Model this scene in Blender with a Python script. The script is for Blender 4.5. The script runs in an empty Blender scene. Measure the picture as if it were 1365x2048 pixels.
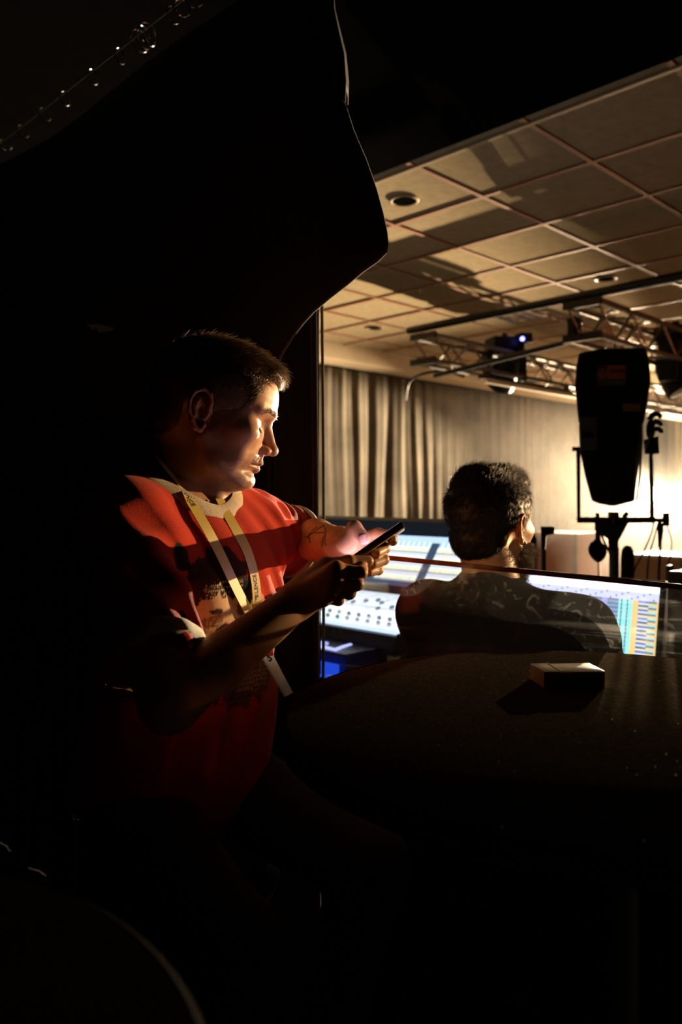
import bpy, bmesh, math, random
import numpy as np
from mathutils import Vector, Matrix, Euler
from mathutils.bvhtree import BVHTree

random.seed(7); RNG = np.random.default_rng(7)
SC = bpy.context.scene; COL = SC.collection
F = 1592.5; CAMZ = 1.35
# ---------------------------------------------------------------- camera
cd = bpy.data.cameras.new('camera'); cam = bpy.data.objects.new('camera', cd); COL.objects.link(cam)
cd.sensor_fit = 'HORIZONTAL'; cd.sensor_width = 24.0; cd.lens = F * 24.0 / 1365.0
cam.location = (0, 0, CAMZ); cam.rotation_euler = (math.pi / 2, 0, 0)
cd.shift_y = -34.0 / 1365.0; cd.clip_start = 0.05; cd.clip_end = 60
cd.dof.use_dof = True; cd.dof.focus_distance = 1.30; cd.dof.aperture_fstop = 4.0
SC.camera = cam
# ---------------------------------------------------------------- world, exposure
w = bpy.data.worlds.new('world'); SC.world = w; w.use_nodes = True
w.node_tree.nodes['Background'].inputs[0].default_value = (0.02, 0.014, 0.01, 1)
w.node_tree.nodes['Background'].inputs[1].default_value = 0.0
vs = SC.view_settings; vs.view_transform = 'Standard'; vs.look = 'None'; vs.gamma = 1.0; vs.exposure = 0.0
vs.use_curve_mapping = False
SC.cycles.use_denoising = True
SC.cycles.max_bounces = 8; SC.cycles.transparent_max_bounces = 12; SC.cycles.volume_bounces = 1
SC.cycles.sample_clamp_indirect = 4.0

# room axes: U runs away to the right, V away to the left
A45 = math.radians(45.3)
U = Vector((math.sin(A45), math.cos(A45), 0)); V = Vector((-math.cos(A45), math.sin(A45), 0)); ZV = Vector((0, 0, 1))
ROOM = Matrix((U, V, ZV)).transposed().to_4x4()
def RW(u, v, z): return U * u + V * v + ZV * z
def P(px, py, d):
    return Vector(((px - 682.5) / F * d, d, CAMZ + (990.0 - py) / F * d))

# ---------------------------------------------------------------- lights
def spot(name, loc, target, power, col, size, angle, blend=0.3):
    l = bpy.data.lights.new(name, 'SPOT'); l.energy = power; l.color = col; l.shadow_soft_size = size
    l.spot_size = math.radians(angle); l.spot_blend = blend
    o = bpy.data.objects.new(name, l); COL.objects.link(o); o.location = loc
    o.rotation_euler = (Vector(target) - Vector(loc)).to_track_quat('-Z', 'Y').to_euler(); return o
LAMP = P(1322, 988, 11.3)
WARM = (1.0, 0.78, 0.50)
lo = spot('stage_lamp_light', LAMP + Vector((-0.05, -0.12, 0)), (-0.6, 2.6, 2.3), 18000, WARM, 0.025, 84, 0.95)
pl_ = bpy.data.lights.new('added_stage_fill', 'POINT'); pl_.energy = 230; pl_.color = WARM; pl_.shadow_soft_size = 0.1  # added point fill that brightens the backdrop and far ceiling
po_ = bpy.data.objects.new('added_stage_fill', pl_); COL.objects.link(po_); po_.location = LAMP + Vector((0.15, -0.55, 0.42))
# added spot without a fixture that rakes across the felt table
spot('added_table_spot', (3.0, 5.8, 1.92), (0.27, 1.17, 1.09), 800, WARM, 0.02, 5.6, 0.12)
# second stage lamp, off to the right of the frame, aimed at the booth
SIDE = (5.0, 3.85, 1.60)
spot('side_stage_lamp_light', SIDE, (-0.17, 1.27, 1.37), 2100, (1.0, 0.64, 0.31), 0.03, 5.7, 0.25)
spot('added_flap_spot', SIDE, (-0.02, 1.6, 2.05), 170, (1.0, 0.74, 0.46), 0.03, 11)  # added dim spot that lights the flap edge and fold
wl_ = bpy.data.lights.new('added_red_fill', 'POINT'); wl_.energy = 80; wl_.color = (1.0, 0.30, 0.12); wl_.shadow_soft_size = 0.1  # added red fill that warms the shaded ceiling
wo_ = bpy.data.objects.new('added_red_fill', wl_); COL.objects.link(wo_); wo_.location = (6.5, 4.6, 1.5)

# ---------------------------------------------------------------- materials
MATS = {}
def mat(name, col, rough=0.6, metal=0.0, spec=0.5, var=0.12, scale=30, bump=0.0, bscale=None, sheen=0.0, sss=0.0, attr=None, emit=None, estr=0.0, alpha=None):
    if name in MATS: return MATS[name]
    m = bpy.data.materials.new(name); m.use_nodes = True; nt = m.node_tree; N = nt.nodes; L = nt.links
    b = N['Principled BSDF']; b.inputs['Roughness'].default_value = rough; b.inputs['Metallic'].default_value = metal
    b.inputs['Specular IOR Level'].default_value = spec
    tc = N.new('ShaderNodeTexCoord'); no = N.new('ShaderNodeTexNoise'); no.inputs['Scale'].default_value = scale
    no.inputs['Detail'].default_value = 4; L.new(tc.outputs['Object'], no.inputs['Vector'])
    mx = N.new('ShaderNodeMix'); mx.data_type = 'RGBA'; mx.blend_type = 'MULTIPLY'; mx.inputs['Factor'].default_value = 1.0
    if attr:
        at = N.new('ShaderNodeAttribute'); at.attribute_name = attr; L.new(at.outputs['Color'], mx.inputs[6])
    else: mx.inputs[6].default_value = (*col, 1)
    mr = N.new('ShaderNodeMapRange'); mr.inputs['From Min'].default_value = 0.25; mr.inputs['From Max'].default_value = 0.75
    mr.inputs['To Min'].default_value = 1 - var; mr.inputs['To Max'].default_value = 1 + var
    L.new(no.outputs['Fac'], mr.inputs['Value']); L.new(mr.outputs['Result'], mx.inputs[7]); L.new(mx.outputs[2], b.inputs['Base Color'])
    if bump:
        n2 = N.new('ShaderNodeTexNoise'); n2.inputs['Scale'].default_value = bscale or scale * 4; n2.inputs['Detail'].default_value = 5
        L.new(tc.outputs['Object'], n2.inputs['Vector']); bp = N.new('ShaderNodeBump'); bp.inputs['Strength'].default_value = bump
        bp.inputs['Distance'].default_value = 0.004; L.new(n2.outputs['Fac'], bp.inputs['Height']); L.new(bp.outputs['Normal'], b.inputs['Normal'])
    if sheen: b.inputs['Sheen Weight'].default_value = sheen; b.inputs['Sheen Roughness'].default_value = 0.4
    if sss:
        b.inputs['Subsurface Weight'].default_value = sss; b.inputs['Subsurface Radius'].default_value = (0.9, 0.35, 0.18); b.inputs['Subsurface Scale'].default_value = 0.006
    if emit is not None: b.inputs['Emission Color'].default_value = (*emit, 1); b.inputs['Emission Strength'].default_value = estr
    MATS[name] = m; return m
def emat(name, strength, col=None):
    m = bpy.data.materials.new(name); m.use_nodes = True; nt = m.node_tree; N = nt.nodes; N.clear()
    o = N.new('ShaderNodeOutputMaterial'); e = N.new('ShaderNodeEmission'); e.inputs['Strength'].default_value = strength
    if col is None:
        a = N.new('ShaderNodeAttribute'); a.attribute_name = 'col'; nt.links.new(a.outputs['Color'], e.inputs['Color'])
    else: e.inputs['Color'].default_value = (*col, 1)
    nt.links.new(e.outputs[0], o.inputs[0]); return m
M_BLACK = mat('near_black', (0.004, 0.0036, 0.0033), 0.95, spec=0.0, scale=12)  # also stands for shade on the booth soffit and inside the downlights
M_BLKMET = mat('black_metal', (0.02, 0.019, 0.018), 0.38, 0.3, scale=40, bump=0.05)
M_BLKPLA = mat('black_plastic', (0.010, 0.0095, 0.009), 0.5, spec=0.25, scale=25, bump=0.05, bscale=300)
M_ALU = mat('truss_aluminium', (0.17, 0.15, 0.125), 0.42, 0.8, scale=50, bump=0.05)
M_CHROME = mat('chrome', (0.8, 0.8, 0.8), 0.12, 1.0, var=0.03)
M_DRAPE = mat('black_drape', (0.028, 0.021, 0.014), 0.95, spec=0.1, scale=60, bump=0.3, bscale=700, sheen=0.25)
M_DLIT = mat('black_drape_lit', (0.10, 0.078, 0.055), 0.9, spec=0.1, scale=60, sheen=0.4)  # paler copy of the drape cloth, rim light put into the colour
M_CURT = mat('stage_curtain', (0.115, 0.095, 0.070), 0.9, spec=0.1, var=0.4, scale=2.5, bump=0.2, bscale=60)
M_TILE = mat('ceiling_tile', (0.37, 0.285, 0.175), 0.95, spec=0.0, var=0.16, scale=16, bump=0.35, bscale=120)
M_TBAR = mat('ceiling_bar', (0.36, 0.15, 0.07), 0.48, 0.15, var=0.05)
M_TRIM = mat('ceiling_trim', (0.46, 0.35, 0.22), 0.35, 0.2, var=0.05)
M_WALL = mat('wall_paint', (0.50, 0.42, 0.32), 0.85, scale=3)
M_FLOOR = mat('floor_carpet', (0.03, 0.025, 0.022), 0.95, var=0.3, scale=40, bump=0.3)
M_FELT = None

# ---------------------------------------------------------------- mesh helpers
def tag(o, label=None, cat=None, group=None, kind=None):
    if label: o['label'] = label
    if cat: o['category'] = cat
    if group: o['group'] = group
    if kind: o['kind'] = kind
    return o
def thing(name, loc, label, cat, group=None):
    o = bpy.data.objects.new(name, None); COL.objects.link(o); o.location = loc; o.empty_display_size = 0.05
    return tag(o, label, cat, group)
def link(name, me, m=None, parent=None):
    o = bpy.data.objects.new(name, me); COL.objects.link(o)
    if m is not None: me.materials.append(m)
    if parent is not None:
        # every Empty only carries a translation; mesh parents sit at the origin
        o.parent = parent; off = parent.location.copy() if parent.type == 'EMPTY' else Vector((0, 0, 0))
        o.matrix_parent_inverse = Matrix.Translation(-off)
    return o
def mesh_np(name, Vt, Fq, smooth=True):
    me = bpy.data.meshes.new(name); n = len(Vt); k = Fq.shape[1]
    me.vertices.add(n); me.vertices.foreach_set('co', np.asarray(Vt, np.float32).ravel())
    me.loops.add(len(Fq) * k); me.loops.foreach_set('vertex_index', np.asarray(Fq, np.int32).ravel())
    me.polygons.add(len(Fq)); me.polygons.foreach_set('loop_start', np.arange(0, len(Fq) * k, k, dtype=np.int32))
    me.polygons.foreach_set('loop_total', np.full(len(Fq), k, np.int32))
    me.polygons.foreach_set('use_smooth', np.full(len(Fq), smooth, bool))
    me.update(calc_edges=True); me.validate(); return me
class MB:
    def __init__(s, T=None): s.v = []; s.f = []; s.T = T
    def _a(s, vs, fs):
        n = len(s.v)
        for q in vs:
            q = Vector(q); s.v.append(s.T @ q if s.T else q)
        s.f += [tuple(i + n for i in f) for f in fs]
    def box(s, c, size, R=None, bev=0.0):
        c = Vector(c); x, y, z = [k / 2 for k in size]
        if bev <= 0:
            vs = [Vector((i * x, j * y, k * z)) for i in (-1, 1) for j in (-1, 1) for k in (-1, 1)]
            fs = [(0, 1, 3, 2), (4, 6, 7, 5), (0, 4, 5, 1), (2, 3, 7, 6), (0, 2, 6, 4), (1, 5, 7, 3)]
        else:
            bm = bmesh.new(); bmesh.ops.create_cube(bm, size=1.0); bmesh.ops.scale(bm, vec=size, verts=bm.verts)
            bmesh.ops.bevel(bm, geom=bm.edges[:], offset=bev, segments=2, profile=0.6, affect='EDGES')
            vs = [v.co.copy() for v in bm.verts]; fs = [tuple(v.index for v in f.verts) for f in bm.faces]; bm.free()
        if R is not None: vs = [R @ q for q in vs]
        s._a([c + q for q in vs], fs); return s
    def tube(s, pts, r, n=8, closed=False, cap=True):
        pts = [Vector(p) for p in pts]; m = len(pts); rs = r if hasattr(r, '__len__') else [r] * m
        vs = []; up = None
        for i, p in enumerate(pts):
            a = pts[i - 1] if (i > 0 or closed) else p; b = pts[(i + 1) % m] if (i < m - 1 or closed) else p
            t = (b - a).normalized()
            if up is None: up = t.orthogonal().normalized()
            up = (up - t * up.dot(t)).normalized(); w_ = t.cross(up)
            for k in range(n):
                an = 2 * math.pi * k / n; vs.append(p + (up * math.cos(an) + w_ * math.sin(an)) * rs[i])
        fs = []
        for i in range(m if closed else m - 1):
            j = (i + 1) % m
            for k in range(n):
                l = (k + 1) % n; fs.append((i * n + k, i * n + l, j * n + l, j * n + k))
        if cap and not closed: fs.append(tuple(range(n))[::-1]); fs.append(tuple((m - 1) * n + k for k in range(n)))
        s._a(vs, fs); return s
    def cyl(s, a, b, r, n=20, r2=None): return s.tube([a, b], [r, r if r2 is None else r2], n)
    def lathe(s, c, prof, n=40, R=None, caps=True):
        c = Vector(c); vs = []; m = len(prof)
        for (r, z) in prof:
            for k in range(n):
                an = 2 * math.pi * k / n; q = Vector((r * math.cos(an), r * math.sin(an), z)); vs.append(c + (R @ q if R is not None else q))
        fs = [(i * n + k, i * n + (k + 1) % n, (i + 1) * n + (k + 1) % n, (i + 1) * n + k) for i in range(m - 1) for k in range(n)]
        if caps: fs.append(tuple(range(n))[::-1]); fs.append(tuple((m - 1) * n + k for k in range(n)))
        s._a(vs, fs); return s
    def prism(s, poly, z0, z1, R=None, c=(0, 0, 0)):
        n = len(poly); c = Vector(c); R = R or Matrix.Identity(3)
        vs = [c + R @ Vector((x, y, z0)) for x, y in poly] + [c + R @ Vector((x, y, z1)) for x, y in poly]
        fs = [tuple(range(n))[::-1], tuple(range(n, 2 * n))] + [(k, (k + 1) % n, n + (k + 1) % n, n + k) for k in range(n)]
        s._a(vs, fs); return s
    def sphere(s, c, r, n=12):
        r = r if hasattr(r, '__len__') else (r, r, r); c = Vector(c); vs = []; m = n // 2 + 1
        for i in range(m):
            th = math.pi * (i + 0.02) / (m - 1 + 0.04)
            for k in range(n):
                an = 2 * math.pi * k / n; vs.append(c + Vector((r[0] * math.sin(th) * math.cos(an), r[1] * math.sin(th) * math.sin(an), r[2] * math.cos(th))))
        fs = [(i * n + k, (i + 1) * n + k, (i + 1) * n + (k + 1) % n, i * n + (k + 1) % n) for i in range(m - 1) for k in range(n)]
        fs.append(tuple(range(n))); fs.append(tuple((m - 1) * n + k for k in range(n))[::-1]); s._a(vs, fs); return s
    def build(s, name, m, parent=None, smooth=False, label=None):
        me = bpy.data.meshes.new(name); me.from_pydata([tuple(q) for q in s.v], [], s.f)
        if smooth: me.shade_smooth() if hasattr(me, 'shade_smooth') else None
        bm = bmesh.new(); bm.from_mesh(me); bmesh.ops.recalc_face_normals(bm, faces=bm.faces)
        if smooth:
            for e in bm.edges:
                if len(e.link_faces) == 2 and e.calc_face_angle(0) > 0.7: e.smooth = False
        bm.to_mesh(me); bm.free(); me.update()
        o = link(name, me, m, parent)
        if label: o['label'] = label
        return o
def struct(name, mb, m, **k):
    o = mb.build(name, m, **k); o['kind'] = 'structure'; return o
def colgrid(name, T, w_, h_, nx, ny, fn, m, parent=None, gap=0.0):
    """a flat printed / lit panel: nx x ny little quads, each with its colour; T maps (x right, y up, z out)"""
    vs = []; fs = []; cs = []
    for j in range(ny):
        for i in range(nx):
            x0 = (i / nx - 0.5) * w_; x1 = ((i + 1) / nx - 0.5) * w_; y0 = (j / ny - 0.5) * h_; y1 = ((j + 1) / ny - 0.5) * h_
            n = len(vs); vs += [T @ Vector(q) for q in ((x0, y0, 0), (x1, y0, 0), (x1, y1, 0), (x0, y1, 0))]
            fs.append((n, n + 1, n + 2, n + 3)); c = fn((i + 0.5) / nx, (j + 0.5) / ny, i, j); cs += [(c[0], c[1], c[2], 1)] * 4
    me = bpy.data.meshes.new(name); me.from_pydata([tuple(q) for q in vs], [], fs)
    at = me.color_attributes.new('col', 'FLOAT_COLOR', 'POINT'); at.data.foreach_set('color', np.array(cs, np.float32).ravel())
    return link(name, me, m, parent)
def frame(c, ex, ez):
    ex = Vector(ex).normalized(); ez = Vector(ez).normalized(); ey = ez.cross(ex).normalized(); ex = ey.cross(ez)
    M = Matrix((ex, ey, ez)).transposed().to_4x4(); M.translation = Vector(c); return M
_tc = {}
def text_mesh(txt, size=1.0):
    if (txt) not in _tc:
        cu = bpy.data.curves.new('t', 'FONT'); cu.body = txt; cu.size = 1.0; cu.align_x = 'CENTER'; cu.align_y = 'CENTER'; cu.offset = 0.018
        o = bpy.data.objects.new('t', cu); COL.objects.link(o); dg = bpy.context.evaluated_depsgraph_get(); dg.update()
        me = bpy.data.meshes.new_from_object(o.evaluated_get(dg)); bpy.data.objects.remove(o)
        _tc[txt] = ([v.co.copy() for v in me.vertices], [tuple(p.vertices) for p in me.polygons])
    return _tc[txt]
def text(name, txt, T, size, m, parent=None):
    vs, fs = text_mesh(txt); mb = MB(); mb._a([T @ (v * size) for v in vs], fs)
    me = bpy.data.meshes.new(name); me.from_pydata([tuple(q) for q in mb.v], [], mb.f); return link(name, me, m, parent)

# ---------------------------------------------------------------- implicit surfaces -> one continuous mesh
class SDF:
    def __init__(s, lo, hi, h):
        s.h = h; s.lo = np.array(lo, float); n = np.ceil((np.array(hi) - s.lo) / h).astype(int) + 1; s.n = n
        s.F = np.full(n, 0.5, np.float32); s.ax = [(s.lo[i] + h * np.arange(n[i])).astype(np.float32) for i in range(3)]
    def sl(s, lo, hi):
        a = np.clip(np.floor((np.array(lo) - s.lo) / s.h).astype(int), 0, s.n); b = np.clip(np.ceil((np.array(hi) - s.lo) / s.h).astype(int) + 1, 0, s.n)
        if np.any(b - a < 1): return None
        S = tuple(slice(a[i], b[i]) for i in range(3)); G = [s.ax[i][S[i]] for i in range(3)]
        return S, G[0][:, None, None], G[1][None, :, None], G[2][None, None, :]
    def put(s, S, d, k, op):
        A = s.F[S]; d = d.astype(np.float32)
        if op == 'u':
            R = np.minimum(A, d)
            if k > 0: hh = np.maximum(k - np.abs(A - d), 0); R = R - hh * hh / (4 * k)
        else:
            if op == 's': d = -d
            R = np.maximum(A, d)
            if k > 0: hh = np.maximum(k - np.abs(A - d), 0); R = R + hh * hh / (4 * k)
        s.F[S] = R
    def cap(s, a, b, r1, r2=None, k=0.0, op='u', m=0.024):
        r2 = r1 if r2 is None else r2; a = np.array(a, float); b = np.array(b, float); R = max(r1, r2) + k + m
        g = s.sl(np.minimum(a, b) - R, np.maximum(a, b) + R)
        if g is None: return s
        S, X, Y, Z = g; d = b - a; L2 = max(float(d @ d), 1e-12)
        t = np.clip(((X - a[0]) * d[0] + (Y - a[1]) * d[1] + (Z - a[2]) * d[2]) / L2, 0, 1)
        D = np.sqrt((X - a[0] - t * d[0]) ** 2 + (Y - a[1] - t * d[1]) ** 2 + (Z - a[2] - t * d[2]) ** 2) - (r1 + (r2 - r1) * t)
        s.put(S, D, k, op); return s
    def ell(s, c, r, R=None, k=0.0, op='u', m=0.026):
        c = np.array(c, float); r = np.array(r, float); q = max(r) + k + m if R is not None else r + k + m
        g = s.sl(c - q, c + q)
        if g is None: return s
        S, X, Y, Z = g; X = X - c[0]; Y = Y - c[1]; Z = Z - c[2]
        if R is not None:
            R = np.array(R)  # columns = local axes
            X, Y, Z = (X * R[0, i] + Y * R[1, i] + Z * R[2, i] for i in range(3))
        k0 = np.sqrt((X / r[0]) ** 2 + (Y / r[1]) ** 2 + (Z / r[2]) ** 2); k1 = np.sqrt((X / r[0] ** 2) ** 2 + (Y / r[1] ** 2) ** 2 + (Z / r[2] ** 2) ** 2) + 1e-9
        s.put(S, k0 * (k0 - 1) / k1, k, op); return s
    def chain(s, pts, rs, k=0.004, k0=None):
        for i in range(len(pts) - 1): s.cap(pts[i], pts[i + 1], rs[i], rs[i + 1], k if (i or k0 is None) else k0)
        return s
    def mesh(s):
        Fv = s.F; Fv[0] = Fv[-1] = 0.5; Fv[:, 0] = Fv[:, -1] = 0.5; Fv[:, :, 0] = Fv[:, :, -1] = 0.5
        neg = Fv < 0; cnt = np.zeros(tuple(s.n - 1), np.int8)
        for i in (0, 1):
            for j in (0, 1):
                for k in (0, 1): cnt += neg[i:s.n[0] - 1 + i, j:s.n[1] - 1 + j, k:s.n[2] - 1 + k]
        act = (cnt > 0) & (cnt < 8); idx = np.argwhere(act); ids = np.full(act.shape, -1, np.int32); ids[act] = np.arange(len(idx))
        cor = np.array([(i, j, k) for i in (0, 1) for j in (0, 1) for k in (0, 1)])
        val = np.stack([Fv[idx[:, 0] + c[0], idx[:, 1] + c[1], idx[:, 2] + c[2]] for c in cor], 1)
        acc = np.zeros((len(idx), 3)); num = np.zeros(len(idx))
        for a in range(8):
            for b in range(a + 1, 8):
                if np.abs(cor[a] - cor[b]).sum() != 1: continue
                va, vb = val[:, a], val[:, b]; x = (va < 0) != (vb < 0); t = np.where(x, va / np.where(x, va - vb, 1), 0)
                p = cor[a] + t[:, None] * (cor[b] - cor[a]); acc[x] += p[x]; num[x] += 1
        Vt = s.lo + s.h * (idx + acc / num[:, None]); Q = []
        for ax in range(3):
            o1, o2 = [q for q in range(3) if q != ax]
            sa = [slice(None)] * 3; sb = [slice(None)] * 3; sa[ax] = slice(0, -1); sb[ax] = slice(1, None)
            na, nb = neg[tuple(sa)], neg[tuple(sb)]; E = np.argwhere(na != nb)
            E = E[(E[:, o1] > 0) & (E[:, o2] > 0) & (E[:, o1] < s.n[o1] - 1) & (E[:, o2] < s.n[o2] - 1)]
            def cid(d1, d2):
                e = E.copy(); e[:, o1] -= d1; e[:, o2] -= d2; return ids[e[:, 0], e[:, 1], e[:, 2]]
            q = np.stack([cid(1, 1), cid(0, 1), cid(0, 0), cid(1, 0)], 1)
            fl = na[E[:, 0], E[:, 1], E[:, 2]]
            if ax == 1: fl = ~fl
            q[~fl] = q[~fl][:, ::-1]; Q.append(q)
        Q = np.concatenate(Q); return Vt, Q[(Q >= 0).all(1)]
def vnormals(Vt, Q):
    n = np.cross(Vt[Q[:, 2]] - Vt[Q[:, 0]], Vt[Q[:, 3]] - Vt[Q[:, 1]]); N = np.zeros_like(Vt)
    for i in range(4): np.add.at(N, Q[:, i], n)
    return N / (np.linalg.norm(N, axis=1, keepdims=True) + 1e-12)
def strands(name, roots, nrm, dirs, length, rad, seg=4, lift=0.2, jit=0.25, m=None, parent=None, curl=0.0):
    """thin tapered three-sided hairs growing from roots; everything vectorised"""
    n = len(roots); p = roots - nrm * 0.001; L = (length * RNG.uniform(0.6, 1.15, n))[:, None] / seg
    d = dirs - nrm * (dirs * nrm).sum(1, keepdims=True); d /= np.linalg.norm(d, axis=1, keepdims=True) + 1e-9
    d = d + RNG.normal(0, jit, (n, 3)); lf = lift * RNG.uniform(0.5, 1.5, n)[:, None]
    pts = [p]
    for i in range(seg):
        q = d + nrm * (lf * (1 - curl * i / seg)); q /= np.linalg.norm(q, axis=1, keepdims=True); p = p + q * L; pts.append(p)
    pts = np.stack(pts, 1); t = pts[:, -1] - pts[:, 0]; t /= np.linalg.norm(t, axis=1, keepdims=True) + 1e-9
    a = np.cross(t, nrm); a /= np.linalg.norm(a, axis=1, keepdims=True) + 1e-9; b = np.cross(t, a)
    Vt = []
    for i in range(seg + 1):
        r = rad * (1 - 0.75 * i / seg)
        for k in range(3): an = 2.094 * k; Vt.append(pts[:, i] + (a * math.cos(an) + b * math.sin(an)) * r)
    Vt = np.stack(Vt, 1); K = (seg + 1) * 3; base = (np.arange(n) * K)[:, None]; Q = []
    for i in range(seg):
        for k in range(3): l = (k + 1) % 3; Q.append(base + np.array([i * 3 + k, i * 3 + l, (i + 1) * 3 + l, (i + 1) * 3 + k]))
    o = link(name, mesh_np(name, Vt.reshape(-1, 3), np.concatenate(Q)), m, parent); return o
def vnoise(X, Y, Z, s=1.0, seed=0.0):
    a = np.sin(X * s * 1.7 + seed + 1.3 * np.sin(Y * s * 1.1 + seed)) + np.sin(Y * s * 2.1 + 1.7 * np.sin(Z * s * 1.3 + seed * 2)) + np.sin(Z * s * 1.9 + 1.1 * np.sin(X * s * 2.3 - seed))
    return a / 3.0
# ================================================================ THE SETTING
CZ = 2.89
struct('floor', MB(ROOM).box((5.5, 1.5, -0.05), (18.4, 11.4, 0.1)), M_FLOOR)
struct('wall_back', MB(ROOM).box((14.65, 1.5, 1.55), (0.1, 11.4, 3.1)), M_WALL)
struct('wall_left', MB(ROOM).box((5.5, 7.15, 1.55), (18.4, 0.1, 3.1)), M_BLACK)
struct('wall_right', MB(ROOM).box((5.5, -4.15, 1.55), (18.4, 0.1, 3.1)), M_BLACK)
struct('wall_front', MB(ROOM).box((-3.65, 1.5, 1.55), (0.1, 11.4, 3.1)), M_BLACK)
# soffit over the booth, shade put into its near-black colour, edge along the grid
struct('ceiling_booth', MB(ROOM).box((-0.45, 1.5, 2.98), (6.38, 11.3, 0.26)), M_BLACK)
# suspended ceiling: slab, bars, tiles
ceil = thing('ceiling', RW(8, 1.5, CZ), None, None); ceil['kind'] = 'structure'
MB(ROOM).box((8.7, 1.5, CZ + 0.09), (11.9, 11.3, 0.04)).build('slab', M_BLACK, ceil)
US = [2.86, 3.40] + [3.40 + 0.585 * i for i in range(1, 20)]; VS = [1.79 + 0.605 * i for i in range(-9, 8)]
b = MB(ROOM)
for u in US[1:]: b.box((u, 1.4, CZ - 0.004), (0.026, 10.0, 0.012))
for v in VS: b.box((8.6, v, CZ - 0.0045), (11.6, 0.024, 0.0125))
o = b.build('grid_bar', M_TBAR, ceil); o['kind'] = 'stuff'
struct('trim_1', MB(ROOM).box((2.862, 1.5, CZ - 0.006), (0.026, 11.2, 0.02), bev=0.003), M_TRIM)
struct('trim_3', MB(ROOM).box((2.795, 1.5, CZ + 0.004), (0.105, 11.2, 0.014)), M_TILE)
# tiles one by one: far ones joined
tm = {}; far = MB(ROOM); HOLES = []
spots_px = [(809, 399), (1212, 556), (750, 655)]
def to_uv(px, py):
    h = CZ - CAMZ; d = h * F / (990.0 - py); X = (px - 682.5) / F * d; q = Vector((X, d, 0)); return q.dot(U), q.dot(V)
ntile = 0
for i in range(len(US) - 1):
    for j in range(len(VS) - 1):
        u0, u1, v0, v1 = US[i], US[i + 1], VS[j], VS[j + 1]; c = RW((u0 + u1) / 2, (v0 + v1) / 2, 0)
        if v1 > 5.75: v1 = 5.75
        if v1 - v0 < 0.1: continue
        vis = c.y > 0.5 and -0.25 < c.x / c.y < 0.62
        dz = CZ + 0.006 + random.uniform(-0.0015, 0.0015); g = 0.012
        if vis and c.y < 8.5:
            key = (round(u1 - u0, 3), round(v1 - v0, 3))
            if key not in tm:
                t = MB(ROOM).box((0, 0, 0), (key[0] - 2 * g, key[1] - 2 * g, 0.014), bev=0.003); o = t.build('tile', M_TILE, ceil); tm[key] = o
            else:
                o = tm[key].copy(); COL.objects.link(o)
            o.parent = ceil; o.matrix_parent_inverse = Matrix.Translation(-ceil.location)
            o.location = RW((u0 + u1) / 2, (v0 + v1) / 2, dz); o.rotation_euler = (random.uniform(-1, 1) * 0.002, random.uniform(-1, 1) * 0.002, 0); ntile += 1
        else: far.box(((u0 + u1) / 2, (v0 + v1) / 2, dz), (u1 - u0 - 2 * g, v1 - v0 - 2 * g, 0.014))
o = far.build('tile_field', M_TILE, ceil); o['kind'] = 'stuff'
# bulkhead over the left curtain
struct('trim_2', MB(ROOM).box((8.7, 6.42, CZ - 0.06), (11.8, 1.33, 0.22), bev=0.01), mat('bulkhead_paint', (0.50, 0.37, 0.22), 0.8, scale=3))
# recessed downlights
for n_, (px, py) in enumerate(spots_px):
    u, v = to_uv(px, py); c = RW(u, v, CZ - 0.003)
    t = thing('ceiling_downlight', c, ['unlit round recessed downlight nearest the black drape', 'unlit recessed downlight in the dark part of ceiling above the truss',
              'small far unlit recessed downlight near the bulkhead'][n_], 'downlight', None)
    MB().lathe(c, [(0.062, 0.002), (0.075, 0.0), (0.078, -0.006), (0.070, -0.009), (0.062, -0.006), (0.062, 0.002)], 32, caps=False).build('rim', M_TRIM, t, smooth=True)
    MB().lathe(c, [(0.001, -0.0035), (0.0635, -0.0045), (0.0635, -0.003), (0.001, -0.002)], 32).build('can', M_BLACK, t, smooth=True)  # flat dark disc, the recess shade is put into its colour

# pleated stage curtain along the left side of the hall
def pleats(name, T, L, z0, z1, amp, wl, nz, m, parent=None, thick=0.004, seed=0.0, step=0.02, topgather=0.5):
    n = int(L / step); s = np.linspace(0, L, n); z = np.linspace(z0, z1, nz)
    S, Z = np.meshgrid(s, z, indexing='ij'); t = (Z - z0) / (z1 - z0)
    ph = 2 * np.pi * S / wl + 2.6 * np.sin(S * 1.3 + seed) + 1.6 * np.sin(S * 3.1 + 1.0) + 0.5 * np.sin(S * 5.3 + seed * 2) + 0.5 * np.sin(Z * 1.1 + S * 3) + 0.4 * np.sin(Z * 2.3 - S * 5)
    Am = amp * (1 - topgather * t) * (0.55 + 0.45 * np.sin(S * 2.37 + seed + 0.6 * Z)); D = Am * (np.sin(ph) + 0.35 * np.sin(2.3 * ph + 0.7 + Z))
    pts = np.stack([S, D, Z], -1).reshape(-1, 3); pts = np.array([tuple(T @ Vector(p)) for p in pts])
    i, j = np.meshgrid(np.arange(n - 1), np.arange(nz - 1), indexing='ij'); a = (i * nz + j).ravel()
    o = link(name, mesh_np(name, pts, np.stack([a, a + nz, a + nz + 1, a + 1], 1)), m, parent)
    md = o.modifiers.new('s', 'SOLIDIFY'); md.thickness = thick; return o
tcur = thing('stage_curtain', RW(8.5, 6.1, 0), 'long pleated grey curtain along the far left side under the ceiling bulkhead', 'curtain')
o = pleats('cloth', ROOM @ Matrix.Translation((4.0, 6.05, 0)), 10.3, 0.02, 2.70, 0.028, 0.24, 14, M_CURT, tcur, step=0.015)
MB(ROOM).cyl((4.0, 6.05, 2.73), (14.3, 6.05, 2.73), 0.015, 10).build('rail', M_BLKMET, tcur)
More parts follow.
